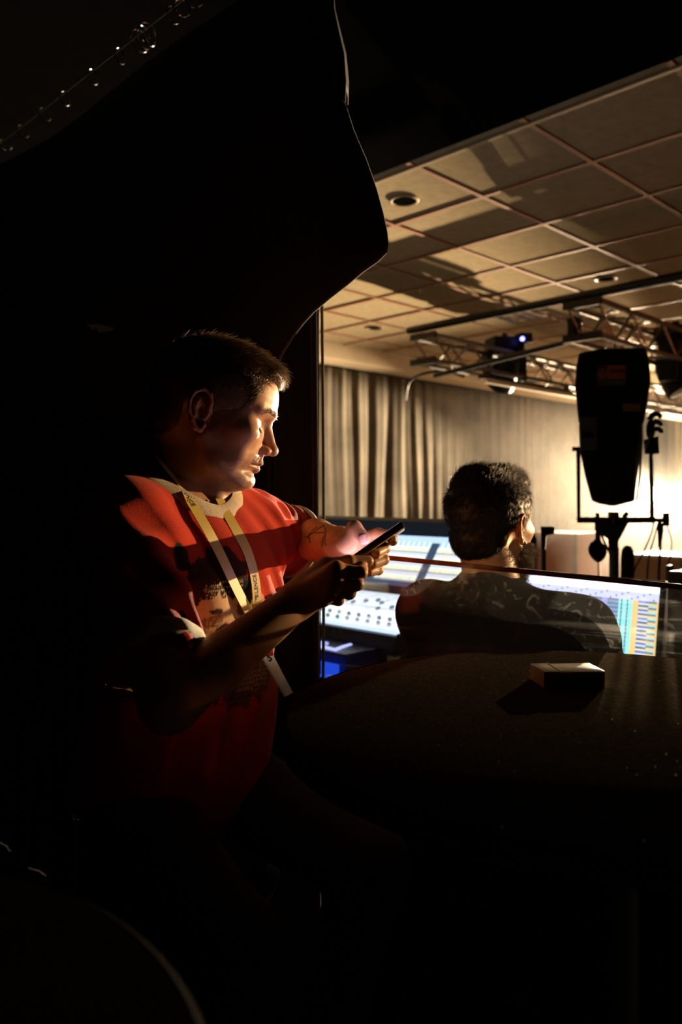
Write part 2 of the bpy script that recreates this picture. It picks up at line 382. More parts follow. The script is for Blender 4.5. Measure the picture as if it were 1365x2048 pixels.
o = pleats('backdrop', ROOM @ Matrix.Translation((14.2, -3.9, 0)) @ Matrix.Rotation(math.pi / 2, 4, 'Z'), 9.8, 0.02, 2.8, 0.04, 0.3, 10, mat('backdrop_cloth', (0.62, 0.52, 0.38), 0.9, scale=3), None, seed=2.0, step=0.03)
o.name = 'backdrop_curtain'; tag(o, 'pale backdrop curtain closing the hazy far end behind the bright lamp', 'curtain')

# ---------------------------------------------------------------- black drape wall of the booth (plane u = 1.19)
UD = 1.19
def Q(px, py, ud=None):
    k = (px - 682.5) / F; d = (ud or UD) / (U.y + U.x * k); p = P(px, py, d); return p.dot(V), p.z
# lower drape: hangs from wire height to the floor left of the opening
td = thing('black_drape', RW(UD, 2.4, 0), 'black drape hanging to the floor behind the man in the red shirt', 'drape')
v645, _ = Q(645, 900, UD + 0.04)
o = pleats('cloth', ROOM @ Matrix.Translation((UD + 0.05, v645 + 0.005, 0)) @ Matrix.Rotation(math.pi / 2, 4, 'Z'), 5.6, 0.001, 2.50, 0.022, 0.17, 30, M_DRAPE, td, thick=0.005, step=0.008, topgather=0.3)
pts = [RW(UD + 0.055, Q(645.5 + 34 * max(0, t - 0.72), 900, UD + 0.055)[0] + 0.004 * math.sin(t * 9), 2.5 - 2.45 * t) for t in np.linspace(0, 1, 30)]
MB().tube(pts, 0.0035, 8).build('hem', M_DLIT, td, smooth=True)
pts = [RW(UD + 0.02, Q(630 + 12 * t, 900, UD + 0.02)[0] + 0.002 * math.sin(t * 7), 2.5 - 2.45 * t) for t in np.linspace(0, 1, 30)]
MB().tube(pts, 0.002, 8).build('hem', M_DLIT, td, smooth=True)
# upper flap swagged back: its free edge follows the outline
edge_px = [(655, -120), (664, -60), (668, 20), (676, 55), (690, 110), (695, 165), (694, 210), (712, 265), (735, 325), (750, 378), (762, 425), (773, 465), (778, 490), (777, 506), (762, 523), (735, 543), (705, 570), (672, 597), (640, 625), (620, 648), (600, 675), (582, 705), (566, 738), (552, 768), (536, 800), (515, 840), (490, 880)]
ed = [Q(*p, UD - 0.05) for p in edge_px]
tf = thing('drape_flap', RW(UD, 1.4, 2.2), 'black drape flap swagged overhead with a thin lit hem pointing right', 'drape')
nr = 16; rows = []; el = []
for i, (v, z) in enumerate(ed):
    row = []
    for k in range(nr):
        t = k / (nr - 1); vv = v + t * (3.9 - v); zz = z + 0.35 * t * (2.55 - z) * (1 if z < 2.5 else 0)
        du = 0.0 + 0.05 * math.sin(1.2 + 2.2 * z + 5 * t) * t + 0.012 * math.sin(14 * t + 3 * z) + 0.02 * math.exp(-((z - 1.9) / 0.12) ** 2) * (1 - t)
        row.append(RW(UD - 0.06 + du, vv, min(zz, 2.62)))
    rows.append(row)
vs = [p for r in rows for p in r]; fs = [(i * nr + k, i * nr + k + 1, (i + 1) * nr + k + 1, (i + 1) * nr + k) for i in range(len(rows) - 1) for k in range(nr - 1)]
m_ = MB(); m_._a(vs, fs); o = m_.build('cloth', M_DRAPE, tf, smooth=True); md = o.modifiers.new('s', 'SOLIDIFY'); md.thickness = 0.005
MB().tube([r[0] for r in rows], 0.0032, 8).build('hem', M_DLIT, tf, smooth=True)
# second layer behind: the strip right of the seam at the top
e2 = [(632, -120), (634, 20), (632, 40), (645, 85), (658, 125), (672, 168), (690, 212), (695, 215)]
pts2 = [RW(UD - 0.062, *Q(*p, UD - 0.062)) for p in e2]; MB().tube(pts2, 0.002, 6).build('seam', M_DLIT, tf, smooth=True)
# the strip right of the seam is a fold turned towards the stage, lit tone put into its colour
fo = [(655, -120), (668, 20), (690, 110), (695, 165), (694, 210)]; fi = [(632, -120), (634, 20), (652, 100), (674, 168), (692, 212)]
m_ = MB(); m_._a([RW(UD + 0.06, *Q(*p, UD + 0.06)) for p in fo] + [RW(UD - 0.055, *Q(*p, UD - 0.055)) for p in fi], [(i, i + 1, i + 6, i + 5) for i in range(4)])
o = m_.build('fold', M_DLIT, tf, smooth=True); md = o.modifiers.new('s', 'SOLIDIFY'); md.thickness = 0.004
# hanging wire with loose rings (u = 1.19, z = 2.6)
WZ = 2.60
tw = thing('curtain_wire', RW(UD, 2.4, WZ), 'thin steel wire strung along the top left above the black drape', 'wire')
MB().cyl(RW(UD - 0.06, 3.6, WZ), RW(UD - 0.06, 1.3, WZ), 0.0013, 6).build('strand', M_BLKMET, tw)
m_ = MB();
for k in range(3): pass
ringpx = [(11, 315), (46, 288), (90, 257), (130, 237), (186, 190), (240, 148), (279, 100), (288, 98), (296, 96), (346, 33), (364, 20), (388, 3), (433, -2)]
rl = ['lowest left steel ring on the wire', 'second steel ring from the left on the wire', 'third steel ring from the left on the wire', 'edge-on steel ring fourth from the left on the wire',
      'fifth steel ring from the left, seen wide open', 'sixth steel ring, just left of the ring cluster', 'left ring of the three-ring cluster on the wire', 'middle ring of the three-ring cluster on the wire',
      'right ring of the three-ring cluster on the wire', 'first ring right of the cluster, near the top edge', 'second ring right of the cluster, near the top edge', 'ring touching the top edge of the picture', 'ring furthest right on the wire']
for (px, py), lab in zip(ringpx, rl):
    v = Q(px, py, UD - 0.06)[0]; c = RW(UD - 0.06, v, WZ - 0.018); a = random.uniform(-0.5, 0.5); ax1 = (U * math.cos(a) + V * math.sin(a)); r = 0.021 if not 270 < px < 300 else 0.029
    o = MB().tube([c + ax1 * r * math.cos(t) + ZV * r * math.sin(t) for t in np.linspace(0, 2 * math.pi, 29)[:-1]], 0.0022, 8, closed=True).build('curtain_ring', M_CHROME, smooth=True)
    tag(o, lab, 'ring', 'steel rings on the overhead wire')
# small pale patch on the drape
pc = [(173, 649), (195, 648), (212, 652), (231, 657), (214, 663), (197, 665), (193, 657), (184, 659)]
m_ = MB(); n_ = len(pc); m_._a([RW(UD - 0.135, *Q(*p, UD - 0.135)) for p in pc] + [RW(UD - 0.131, *Q(*p, UD - 0.135)) for p in pc], [tuple(range(n_)), tuple(range(2 * n_ - 1, n_ - 1, -1))] + [(k, (k + 1) % n_, n_ + (k + 1) % n_, n_ + k) for k in range(n_)])
tag(m_.build('pale_patch', mat('pale_patch_tone', (0.42, 0.33, 0.22), 0.8, scale=400, var=0.4)), 'small pale patch on the dark drape at left', 'patch')
spot('added_patch_spot', (-1.2, -0.2, 2.7), (-0.69, 2.2, 1.82), 3, (1.0, 0.7, 0.42), 0.03, 7)  # added narrow spot that brightens only the small patch

# ---------------------------------------------------------------- truss rig
def truss(name, u0, u1, v, z, w_, label):
    t = thing(name, RW((u0 + u1) / 2, v, z), label, 'truss'); L = u1 - u0; h = w_ / 2
    for a in (-h, h):
        for c in (-h, h): MB(ROOM).cyl((u0, v + a, z + c), (u1, v + a, z + c), 0.019, 10).build('chord', M_ALU, t, smooth=True)
    n = int(L / 0.24); b = MB(ROOM)
    for i in range(n):
        a0 = u0 + L * i / n; a1 = u0 + L * (i + 1) / n; s = 1 if i % 2 else -1
        for a in (-h, h): b.tube([(a0, v + a, z - s * h), (a1, v + a, z + s * h)], 0.009, 6)
        for c in (-h, h): b.tube([(a0, v - s * h, z + c), (a1, v + s * h, z + c)], 0.009, 6)
    b.build('lattice', M_ALU, t, smooth=True)['kind'] = 'stuff'
    for e in (u0, u1):
        for c in (-h, h): MB(ROOM).box((e, v, z + c), (0.03, w_ + 0.05, 0.05)).build('end_plate', M_BLKMET, t)
    return t
TZ = 2.50
truss('truss', 4.87, 13.9, 4.00, TZ, 0.20, 'aluminium box truss furthest left, with the moving head under it')
truss('truss', 4.80, 13.9, 2.60, TZ - 0.005, 0.22, 'nearer aluminium box truss behind the top of the spotlight')
o = MB(ROOM).cyl((4.87, 4.15, TZ + 0.165), (4.72, -1.5, TZ + 0.165), 0.030, 14).build('cross_pipe', M_BLKMET, smooth=True); tag(o, 'thick black pipe crossing over both trusses at their near ends', 'pipe')
o = MB(ROOM).cyl((5.2, 4.15, TZ - 0.16), (4.95, 2.78, TZ - 0.10), 0.020, 12).build('lower_pipe', M_BLKMET, smooth=True); tag(o, 'thin dark pipe under the left end of the far truss', 'pipe')
# battens under the far truss
for (a0, a1, lab) in ((5.5, 7.0, 'pale tube light batten under the truss, left of the moving head'), (8.0, 10.6, 'pale tube light batten under the truss, right of the moving head')):
    t = thing('light_batten', RW((a0 + a1) / 2, 3.86, TZ - 0.2), lab, 'light', 'tube battens under the far truss')
    MB(ROOM).cyl((a0, 3.86, TZ - 0.20), (a1, 3.86, TZ - 0.20), 0.022, 12).build('tube', mat('batten_tube', (0.75, 0.68, 0.55), 0.2, 0.4), t, smooth=True)
    MB(ROOM).box(((a0 + a1) / 2, 3.90, TZ - 0.165), (a1 - a0, 0.05, 0.03)).build('housing', M_BLKMET, t)
    for q in (a0 + 0.1, a1 - 0.1): MB(ROOM).box((q, 3.90, TZ - 0.13), (0.05, 0.03, 0.07)).build('clamp', M_BLKMET, t)
o = MB(ROOM).cyl((10.2, 4.6, 2.42), (12.6, 4.6, 2.42), 0.03, 12).build('lit_pipe', mat('batten_tube', (0.75, 0.68, 0.55)), smooth=True)
tag(o, 'short bright pipe hanging in the haze above the seated man', 'pipe')
# cable running up to the truss at its left end
cb = [P(930, 752, 6.9), P(895, 742, 6.9), P(862, 744, 7.0), P(835, 752, 7.1), P(818, 768, 7.2), P(812, 800, 7.3)]
def smoothpath(pts, n=40):
    pts = [Vector(p) for p in pts]; out = []
    for i in range(len(pts) - 1):
        p0 = pts[max(i - 1, 0)]; p1 = pts[i]; p2 = pts[i + 1]; p3 = pts[min(i + 2, len(pts) - 1)]
        m = max(2, n // (len(pts) - 1))
        for k in range(m):
            t = k / m; out.append(0.5 * ((2 * p1) + (p2 - p0) * t + (2 * p0 - 5 * p1 + 4 * p2 - p3) * t * t + (3 * p1 - p0 - 3 * p2 + p3) * t ** 3))
    out.append(pts[-1]); return out
o = MB().tube(smoothpath(cb), [0.018 - 0.012 * i / len(smoothpath(cb)) for i in range(len(smoothpath(cb)))], 8).build('truss_cable', M_BLKPLA, smooth=True); tag(o, 'dark cable bundle drooping from the truss end to the curtain', 'cable')
def moving_head(c, yaw, pitch, s, label, led=True):
    c = Vector(c); t = thing('moving_head_light', c + Vector((0, 0, 0.05)), label, 'stage light'); R = Matrix.Rotation(yaw, 3, 'Z')
    def W_(q): return c + R @ (Vector(q) * s)
    MB().box(W_((0, 0, -0.03)), (0.36 * s, 0.26 * s, 0.13 * s), R, bev=0.02 * s).build('base', M_BLKPLA, t, smooth=True)
    for q in (-1, 1): MB().box(W_((q * 0.20, 0, -0.26)), (0.07 * s, 0.15 * s, 0.34 * s), R, bev=0.02 * s).build('yoke_arm', M_BLKPLA, t, smooth=True)
    MB().box(W_((0, 0, -0.115)), (0.44 * s, 0.15 * s, 0.06 * s), R, bev=0.015 * s).build('yoke_bridge', M_BLKPLA, t, smooth=True)
    RR = R @ Matrix.Rotation(pitch, 3, 'X'); hc = W_((0, 0, -0.34))
    MB().lathe(hc, [(0.02 * s, 0.20 * s), (0.09 * s, 0.18 * s), (0.13 * s, 0.10 * s), (0.145 * s, 0.0), (0.155 * s, -0.15 * s), (0.15 * s, -0.17 * s), (0.13 * s, -0.165 * s)], 28, RR).build('head', M_BLKPLA, t, smooth=True)
    MB().lathe(hc, [(0.13 * s, -0.166 * s), (0.10 * s, -0.176 * s), (0.001, -0.18 * s)], 28, RR).build('lens', mat('lens_glass', (0.55, 0.48, 0.38), 0.08, 0.6), t, smooth=True)
    MB().cyl(W_((0, 0, 0.03)), W_((0, 0, 0.09)), 0.03 * s, 12).build('clamp', M_BLKMET, t)
    if led:
        q = P(1045, 678, c.y - 0.14); MB().lathe(q, [(0.001, 0.0), (0.016, 0.0), (0.018, 0.012), (0.001, 0.02)], 16, Matrix.Rotation(math.pi / 2, 3, 'X')).build('indicator_lamp', emat('blue_led', 14, (0.12, 0.12, 1.0)), t)
        MB().box(P(1047, 678, c.y - 0.05), (0.11, 0.16, 0.09), R, bev=0.015).build('display_box', M_BLKPLA, t)
    return t
moving_head(P(1010, 683, 7.1), 0.25, 0.75, 0.82, 'black moving head light with blue indicator hanging under the far truss')
moving_head(P(1352, 665, 6.3), 0.9, -0.5, 0.95, 'dark moving head light at the right picture edge under the nearer truss', led=False)
moving_head(P(1150, 640, 5.5), 0.8, 0.3, 0.28, 'small clamp-on light where the thick pipe meets the nearer truss', led=False)

# ---------------------------------------------------------------- the bright stage lamp, on a stand, with added flags
tl = thing('stage_lamp', Vector((LAMP.x, LAMP.y, 0)), 'bright glowing stage lamp at the far right in the haze', 'lamp')
dirc = (Vector((0, 0, CAMZ)) - LAMP).normalized(); TL = dirc.to_track_quat('Z', 'Y').to_matrix()
MB().lathe(LAMP, [(0.001, -0.02), (0.10, -0.02), (0.125, 0.0), (0.10, 0.012), (0.001, 0.012)], 28, TL).build('lens', emat('lamp_glow', 60, (1.0, 0.86, 0.62)), tl)
MB().lathe(LAMP, [(0.001, -0.30), (0.08, -0.28), (0.13, -0.15), (0.14, -0.03), (0.135, 0.0), (0.128, -0.02), (0.001, -0.025)], 28, TL).build('housing', M_BLKMET, tl, smooth=True)
MB().cyl((LAMP.x, LAMP.y + 0.15, 0.02), (LAMP.x, LAMP.y + 0.15, LAMP.z), 0.02, 12).build('pole', M_BLKMET, tl)
for k in range(3):
    a = k * 2.094; MB().tube([(LAMP.x, LAMP.y + 0.15, 0.45), (LAMP.x + 0.35 * math.cos(a), LAMP.y + 0.15 + 0.35 * math.sin(a), 0.012)], 0.012, 8).build('leg', M_BLKMET, tl)
# added horizontal flag above the lamp: it is what throws the hard shadow over the right half of the ceiling
LL = lo.location
bd = Vector((0.43 - LL.x, 3.66 - LL.y, 0)).normalized(); bp = Vector((-bd.y, bd.x, 0))  # bp points to camera right? fixed below
if bp.x < 0: bp = -bp
fl = [LL + bd * 0.10 + bp * 0.0, LL + bd * 0.75 + bp * 0.0, LL + bd * 0.9 + bp * 1.2, LL + bp * 1.0 - bd * 0.1]
m_ = MB(); m_._a([Vector((q.x, q.y, LL.z + 0.065)) for q in fl] + [Vector((q.x, q.y, LL.z + 0.073)) for q in fl], [(3, 2, 1, 0), (4, 5, 6, 7)] + [(k, (k + 1) % 4, 4 + (k + 1) % 4, 4 + k) for k in range(4)])
m_.build('added_flag', M_BLACK, tl)
fl = [LL + bd * 0.08, LL + bd * 0.42, LL + bd * 0.34 - bp * 0.30, LL - bp * 0.45, LL - bp * 0.1]; nf = len(fl)  # second added flag, keeps lamp light off the far ceiling
m_ = MB(); m_._a([Vector((q.x, q.y, LL.z + 0.105)) for q in fl] + [Vector((q.x, q.y, LL.z + 0.112)) for q in fl], [tuple(range(nf))[::-1], tuple(range(nf, 2 * nf))] + [(k, (k + 1) % nf, nf + (k + 1) % nf, nf + k) for k in range(nf)])
m_.build('added_flag', M_BLACK, tl)
# ================================================================ SPOTLIGHT ON A STAND (black, seen from behind)
DS = 3.45
def PS(px, py, dd=0.0): return P(px, py, DS + dd)
ts = thing('spotlight', Vector((PS(1228, 990).x, DS, 0)), 'large black spotlight pointing upwards in a yoke on a stand', 'stage light')
def slab_poly(pxs, d0, d1, bev=0.012):
    bm = bmesh.new(); f = [bm.verts.new(PS(x, y, d0)) for x, y in pxs]; g = []; xc_ = sum(x for x, y in pxs) / len(pxs)
    for x, y in pxs:
        g.append(bm.verts.new(PS(xc_ + (x - xc_) * 0.93, y, d1)))
    bm.faces.new(f); bm.faces.new(g[::-1]); n = len(pxs)
    for k in range(n): bm.faces.new((f[k], g[k], g[(k + 1) % n], f[(k + 1) % n]))
    bmesh.ops.recalc_face_normals(bm, faces=bm.faces)
    if bev: bmesh.ops.bevel(bm, geom=bm.edges[:], offset=bev, segments=2, profile=0.6, affect='EDGES')
    return bm
def bmobj(bm, name, m, parent=None):
    me = bpy.data.meshes.new(name); bm.to_mesh(me); bm.free(); return link(name, me, m, parent)
bmobj(slab_poly([(1158, 706), (1200, 698), (1292, 695), (1298, 712), (1303, 758), (1296, 810), (1288, 850), (1158, 850), (1150, 770), (1153, 735)], -0.14, 0.16), 'lamp_house', M_BLKPLA, ts)
bmobj(slab_poly([(1158, 846), (1288, 846), (1284, 900), (1276, 950), (1270, 1003), (1255, 1006), (1228, 1013), (1200, 1008), (1184, 1002), (1170, 950), (1160, 900)], -0.10, 0.14), 'lens_barrel', M_BLKPLA, ts)
bmobj(slab_poly([(1160, 834), (1194, 834), (1194, 900), (1162, 900)], -0.155, -0.09, 0.003), 'side_panel', mat('grey_panel', (0.10, 0.09, 0.085), 0.45, 0.4), ts)
bmobj(slab_poly([(1165, 866), (1187, 866), (1187, 876), (1165, 876)], -0.163, -0.15, 0.001), 'panel_slot', M_BLACK, ts)
for y in (770, 780, 790, 800): bmobj(slab_poly([(1158, y), (1186, y), (1186, y + 3), (1158, y + 3)], -0.146, -0.138, 0.0), 'vent_slat', M_BLKMET, ts)
# printed warning sticker
def sticker(u, v, i, j):
    if v > 0.38 and u > 0.35: return (0.42, 0.10, 0.015) if abs(v - 0.7) > 0.06 or u < 0.45 else (0.12, 0.03, 0.01)
    if u <= 0.35: return (0.28, 0.12, 0.02) if abs(u - 0.17) + abs(v - 0.55) < 0.28 else (0.10, 0.035, 0.01)
    return (0.12, 0.12, 0.12) if j % 3 else (0.04, 0.04, 0.04)
colgrid('warning_sticker', frame(PS(1224, 751, -0.1435), (1, 0, 0), (0, -1, 0)), 0.118, 0.085, 20, 14, sticker, mat('print', (1, 1, 1), 0.5, attr='col'), ts)
colgrid('type_plate', frame(PS(1264, 815, -0.1435), (1, 0, 0), (0, -1, 0)), 0.072, 0.032, 14, 7, lambda u, v, i, j: (0.22, 0.15, 0.04) if (j % 2 or i in (0, 13)) else (0.15, 0.10, 0.03), MATS['print'], ts)
# yoke, tilt bracket, handle rod, knobs
def bar(name, a, b, r, m=M_BLKMET, n=8, parent=ts): return MB().cyl(a, b, r, n).build(name, m, parent, smooth=True)
def flat(name, pxs, d0, d1, m=M_BLKMET, parent=ts): return bmobj(slab_poly(pxs, d0, d1, 0.002), name, m, parent)
flat('yoke_arm', [(1153, 897), (1162, 897), (1162, 1045), (1155, 1045)], -0.02, 0.03)
flat('yoke_arm', [(1299, 905), (1307, 905), (1310, 1045), (1300, 1045)], -0.02, 0.03)
flat('yoke_bridge', [(1154, 1034), (1312, 1034), (1312, 1046), (1154, 1046)], -0.02, 0.03)
MB().cyl(PS(1146, 898), PS(1166, 898), 0.010, 12).build('tilt_knob', M_BLKMET, ts)
flat('tilt_bracket', [(1288, 880), (1318, 872), (1320, 908), (1290, 908)], -0.05, 0.05)
MB().tube([PS(1284, 838, -0.12), PS(1285, 880, -0.12), PS(1280, 960, -0.11), PS(1274, 1000, -0.10)], 0.005, 8).build('side_rail', M_ALU, ts, smooth=True)
MB().tube([PS(1292, 900, -0.05), PS(1298, 880, -0.05), PS(1304, 868, -0.05)], 0.006, 8).build('latch', M_ALU, ts, smooth=True)
for (x, y) in ((1310, 836), (1311, 852), (1312, 866)):
    MB().tube(smoothpath([PS(x - 10, y + 4), PS(x - 4, y - 6), PS(x + 6, y - 8), PS(x + 14, y - 1)], 12), [0.011, 0.0115, 0.012, 0.012, 0.012, 0.012, 0.012, 0.012, 0.0115, 0.011, 0.01, 0.009, 0.007][:len(smoothpath([PS(x - 10, y + 4), PS(x - 4, y - 6), PS(x + 6, y - 8), PS(x + 14, y - 1)], 12))], 8).build('cable_hook', M_BLKPLA, ts, smooth=True)
MB().sphere(PS(1302, 860), (0.02, 0.02, 0.045), 12).build('tilt_lock', M_BLKPLA, ts, smooth=True)
bar('spigot', PS(1196, 1026), PS(1196, 1060), 0.010); bar('spigot', PS(1228, 1024), PS(1228, 1060), 0.024, n=16)
bar('spigot', PS(1248, 1034), PS(1256, 1026), 0.010)
flat('stand_head', [(1190, 1046), (1258, 1046), (1238, 1082), (1238, 1100), (1218, 1100), (1216, 1078), (1190, 1060)], -0.03, 0.03)
flat('end_clamp', [(1326, 1026), (1340, 1026), (1340, 1052), (1326, 1052)], -0.03, 0.03); flat('side_arm', [(1306, 1036), (1330, 1036), (1330, 1044), (1306, 1044)], -0.015, 0.02)
q = PS(1229, 1095); MB().cyl((q.x, q.y, 0.10), (q.x, q.y, q.z), 0.021, 18).build('pole', M_BLKMET, ts, smooth=True)
MB().cyl((q.x, q.y, 0.02), (q.x, q.y, 0.70), 0.028, 18).build('sleeve', M_BLKMET, ts, smooth=True)
for k in range(3):
    a = k * 2.094 + 0.5; MB().tube([(q.x, q.y, 0.55), (q.x + 0.45 * math.cos(a), q.y + 0.45 * math.sin(a), 0.014)], 0.013, 8).build('leg', M_BLKMET, ts, smooth=True)
# headphones hung on the stand
th = thing('headphones', PS(1197, 1100, -0.05), 'black headphones hanging from the spotlight stand', 'headphones')
bmobj(slab_poly([(1191, 1060), (1202, 1060), (1202, 1082), (1213, 1092), (1216, 1106), (1210, 1118), (1198, 1127), (1187, 1120), (1178, 1108), (1176, 1096), (1182, 1084), (1191, 1080)], -0.08, -0.035, 0.01), 'ear_cup', M_BLKPLA, th)
MB().tube([PS(1198, 1124, -0.05), PS(1198, 1140, -0.05), PS(1200, 1200, -0.05)], 0.003, 6).build('cord', M_BLKPLA, th)
MB().tube(smoothpath([PS(1202, 1066, -0.05), PS(1215, 1095, -0.04), PS(1222, 1110, -0.04)], 12), 0.005, 6).build('headband', M_BLKPLA, th, smooth=True)
t2 = thing('dark_object', Vector((PS(1256, 1100).x, DS + 0.5, 0)), 'dark rounded object beside the spotlight pole', 'speaker')  # dark rounded object of unknown kind
bmobj(slab_poly([(1242, 1120), (1244, 1098), (1252, 1090), (1264, 1092), (1270, 1106), (1272, 1330), (1240, 1330)], 0.45, 0.62, 0.01), 'cabinet', M_BLKPLA, t2)
q = P(1256, 1330, DS + 0.5); MB().cyl((q.x, q.y + 0.08, 0.0), (q.x, q.y + 0.08, q.z + 0.05), 0.02, 12).build('pole', M_BLKMET, t2)
# cables hanging from the yoke
for n_, (pp, r, lab) in enumerate([
    ([(1308, 1046), (1304, 1066), (1290, 1100), (1270, 1140), (1262, 1180)], 0.004, 'left-most thin cable slanting down from the yoke'),
    ([(1318, 1044), (1308, 1080), (1298, 1120), (1294, 1180)], 0.004, 'second cable falling from the yoke'),
    ([(1322, 1044), (1322, 1090), (1319, 1140), (1318, 1190)], 0.006, 'thick straight cable under the lamp glow'),
    ([(1334, 1050), (1344, 1080), (1342, 1110), (1337, 1135), (1338, 1200)], 0.003, 'thin looping cable at the end clamp')]):
    o = MB().tube(smoothpath([PS(x, y, -0.01) for x, y in pp]), r, 8).build('cable', M_BLKPLA, smooth=True); tag(o, lab, 'cable', 'cables hanging from the spotlight yoke')
o = MB().tube([PS(1322, 1046, -0.02), PS(1322, 1060, -0.02), PS(1320, 1095, -0.02)], [0.012, 0.013, 0.006], 12).build('cable_connector', M_BLKPLA, smooth=True); tag(o, 'black tapered connector on the thick cable', 'connector')
o = MB().box(PS(1340, 1146, 0.02), (0.026, 0.03, 0.07), bev=0.005).build('plug_box', M_BLKPLA); tag(o, 'small black plug box at the end of the looping cable', 'plug')

# ================================================================ SOUND DESK
EM_SCR = emat('desk_light', 1.2)
DU, DV0, DV1 = 2.11, 1.86, 3.35; DL = DV1 - DV0; DM = (DV0 + DV1) / 2
tk = thing('mixing_console', RW(DU + 0.4, DM, 0), 'large lit sound mixing console with glowing blue-white screens', 'mixing console')
# profile in (u,z): front lip, sloping surface, screen bridge, hood
prof = [(DU, 0.78), (DU + 0.02, 0.845), (DU + 0.48, 0.915), (DU + 0.50, 0.95), (DU + 0.66, 1.165), (DU + 0.665, 1.23), (DU + 0.80, 1.24), (DU + 0.86, 1.15), (DU + 0.86, 0.78)]
Rp = Matrix(((1, 0, 0), (0, 0, 1), (0, 1, 0)))  # poly (x,y) -> (u, z), extrude along v
m_ = MB(ROOM); m_.prism(prof, DV0, DV1, Rp); m_.build('chassis', mat('console_blue_black', (0.012, 0.030, 0.052), 0.5, 0.1), tk)
for v in (DV0 - 0.015, DV1 + 0.015): MB(ROOM).prism([(a + (0.02 if i > 5 else -0.015), z + 0.012) for i, (a, z) in enumerate(prof)], v - 0.014, v + 0.014, Rp).build('end_cheek', M_BLKPLA, tk)
MB(ROOM).box((DU + 0.735, DM, 1.215), (0.13, DL, 0.02), bev=0.004).build('hood', mat('hood_grey', (0.07, 0.06, 0.055), 0.4, 0.3), tk)
for v in (DV0 + 0.15, DV1 - 0.15): MB(ROOM).box((DU + 0.5, v, 0.39), (0.55, 0.05, 0.78)).build('leg', M_BLKMET, tk)
# backlit control surface
sl = Vector((0.46, 0, 0.07)).normalized(); nrm = Vector((-sl.z, 0, sl.x)); ex = -V; up = U * sl.x + ZV * sl.z; nr_ = U * nrm.x + ZV * nrm.z
Tsurf = frame(RW(DU + 0.25, DM, 0.8825), ex, nr_); Tsurf.translation += nr_ * 0.004
rr = random.Random(3)
def surf(u, v, i, j):
    if v < 0.10: return (0.75, 0.92, 1.15)
    b = 0.88 + 0.30 * math.sin(3.0 * v + 0.5)
    if i % 12 == 0: b *= 0.8
    if 0.52 < v < 0.60: b *= 0.72
    c = (0.93, 1.02, 1.12)
    if rr.random() < 0.05 and v > 0.35: return (0.55, 0.62, 0.75)
    return (c[0] * b, c[1] * b, c[2] * b)
colgrid('control_surface', Tsurf, DL - 0.02, 0.46, 144, 34, surf, EM_SCR, tk)
# faders, knobs
kn = []; NK = 26; m_white = mat('knob_white', (0.85, 0.88, 0.9), 0.3); m_teal = mat('knob_teal', (0.15, 0.55, 0.5), 0.3); m_dk = mat('knob_grey', (0.35, 0.42, 0.5), 0.3)
def knobmesh(r, h): 
    m_ = MB(); m_.lathe((0, 0, 0), [(r, 0), (r, h * 0.7), (r * 0.8, h), (0.0005, h)], 10); me = bpy.data.meshes.new('knob'); me.from_pydata([tuple(q) for q in m_.v], [], m_.f); return me
kms = [knobmesh(0.008, 0.012) for _ in range(3)]
for me, mm in zip(kms, (m_white, m_teal, m_dk)): me.materials.append(mm)
Rk = nr_.to_track_quat('Z', 'Y').to_euler()
def place(me, name, x, y, par=tk):
    o = bpy.data.objects.new(name, me); COL.objects.link(o); o.parent = par; o.matrix_parent_inverse = Matrix.Translation(-par.location)
    o.location = Tsurf @ Vector((x, y, 0.0)); o.rotation_euler = Rk; return o
for i in range(NK):
    x = (i / (NK - 1) - 0.5) * (DL - 0.12)
    place(kms[0 if (i // 5) % 2 == 0 else 1], 'knob', x, -0.155)
    if i % 2 == 0 or i > 12: place(kms[2 if i % 3 else 0], 'knob', x + 0.01, -0.10)
fm = MB().box((0, 0, 0.004), (0.012, 0.024, 0.010)).v; m_ = MB(); m_.box((0, 0, 0.005), (0.010, 0.022, 0.012), bev=0.002)
fme = bpy.data.meshes.new('fader'); fme.from_pydata([tuple(q) for q in m_.v], [], m_.f); fme.materials.append(m_dk)
Rf = (Matrix((ex, up, nr_)).transposed()).to_euler()
for i in range(32):
    x = (i / 31 - 0.5) * (DL - 0.1); o = place(fme, 'fader', x, rr.uniform(0.0, 0.12)); o.rotation_euler = Rf
# bridge screens
s2 = Vector((0.16, 0, 0.215)).normalized(); up2 = U * s2.x + ZV * s2.z; n2 = U * (-s2.z) + ZV * s2.x
Tb = frame(RW(DU + 0.58, DM, 1.0575), ex, n2); Tb.translation += n2 * 0.004
def scr(u, v, i, j):
    r = j % 6
    if v > 0.86: return (0.75, 0.95, 1.25) if i % 3 else (0.35, 0.55, 0.9)
    if r in (0,): return (0.35, 0.42, 0.5)
    if r in (1, 2): return (1.05, 1.0, 0.62) if rr.random() < 0.7 else (0.7, 0.85, 0.8)
    if r == 3: return (0.95, 1.0, 0.95)
    return (0.95, 0.75, 0.62) if rr.random() < 0.2 else (0.68, 0.78, 0.92)
colgrid('bridge_panel', Tb, DL - 0.02, 0.262, 60, 8, lambda u, v, i, j: (0.55, 0.75, 1.15) if v > 0.84 else (0.045, 0.075, 0.13), EM_SCR, tk)
nS = 5; sw = (DL - 0.06) / nS
for k in range(nS):
    T2 = Tb.copy(); T2.translation = Tb @ Vector(((k - (nS - 1) / 2) * sw, -0.006, 0.006))
    o = colgrid('screen', T2, sw - 0.045, 0.205, 24, 25, scr, EM_SCR, tk)
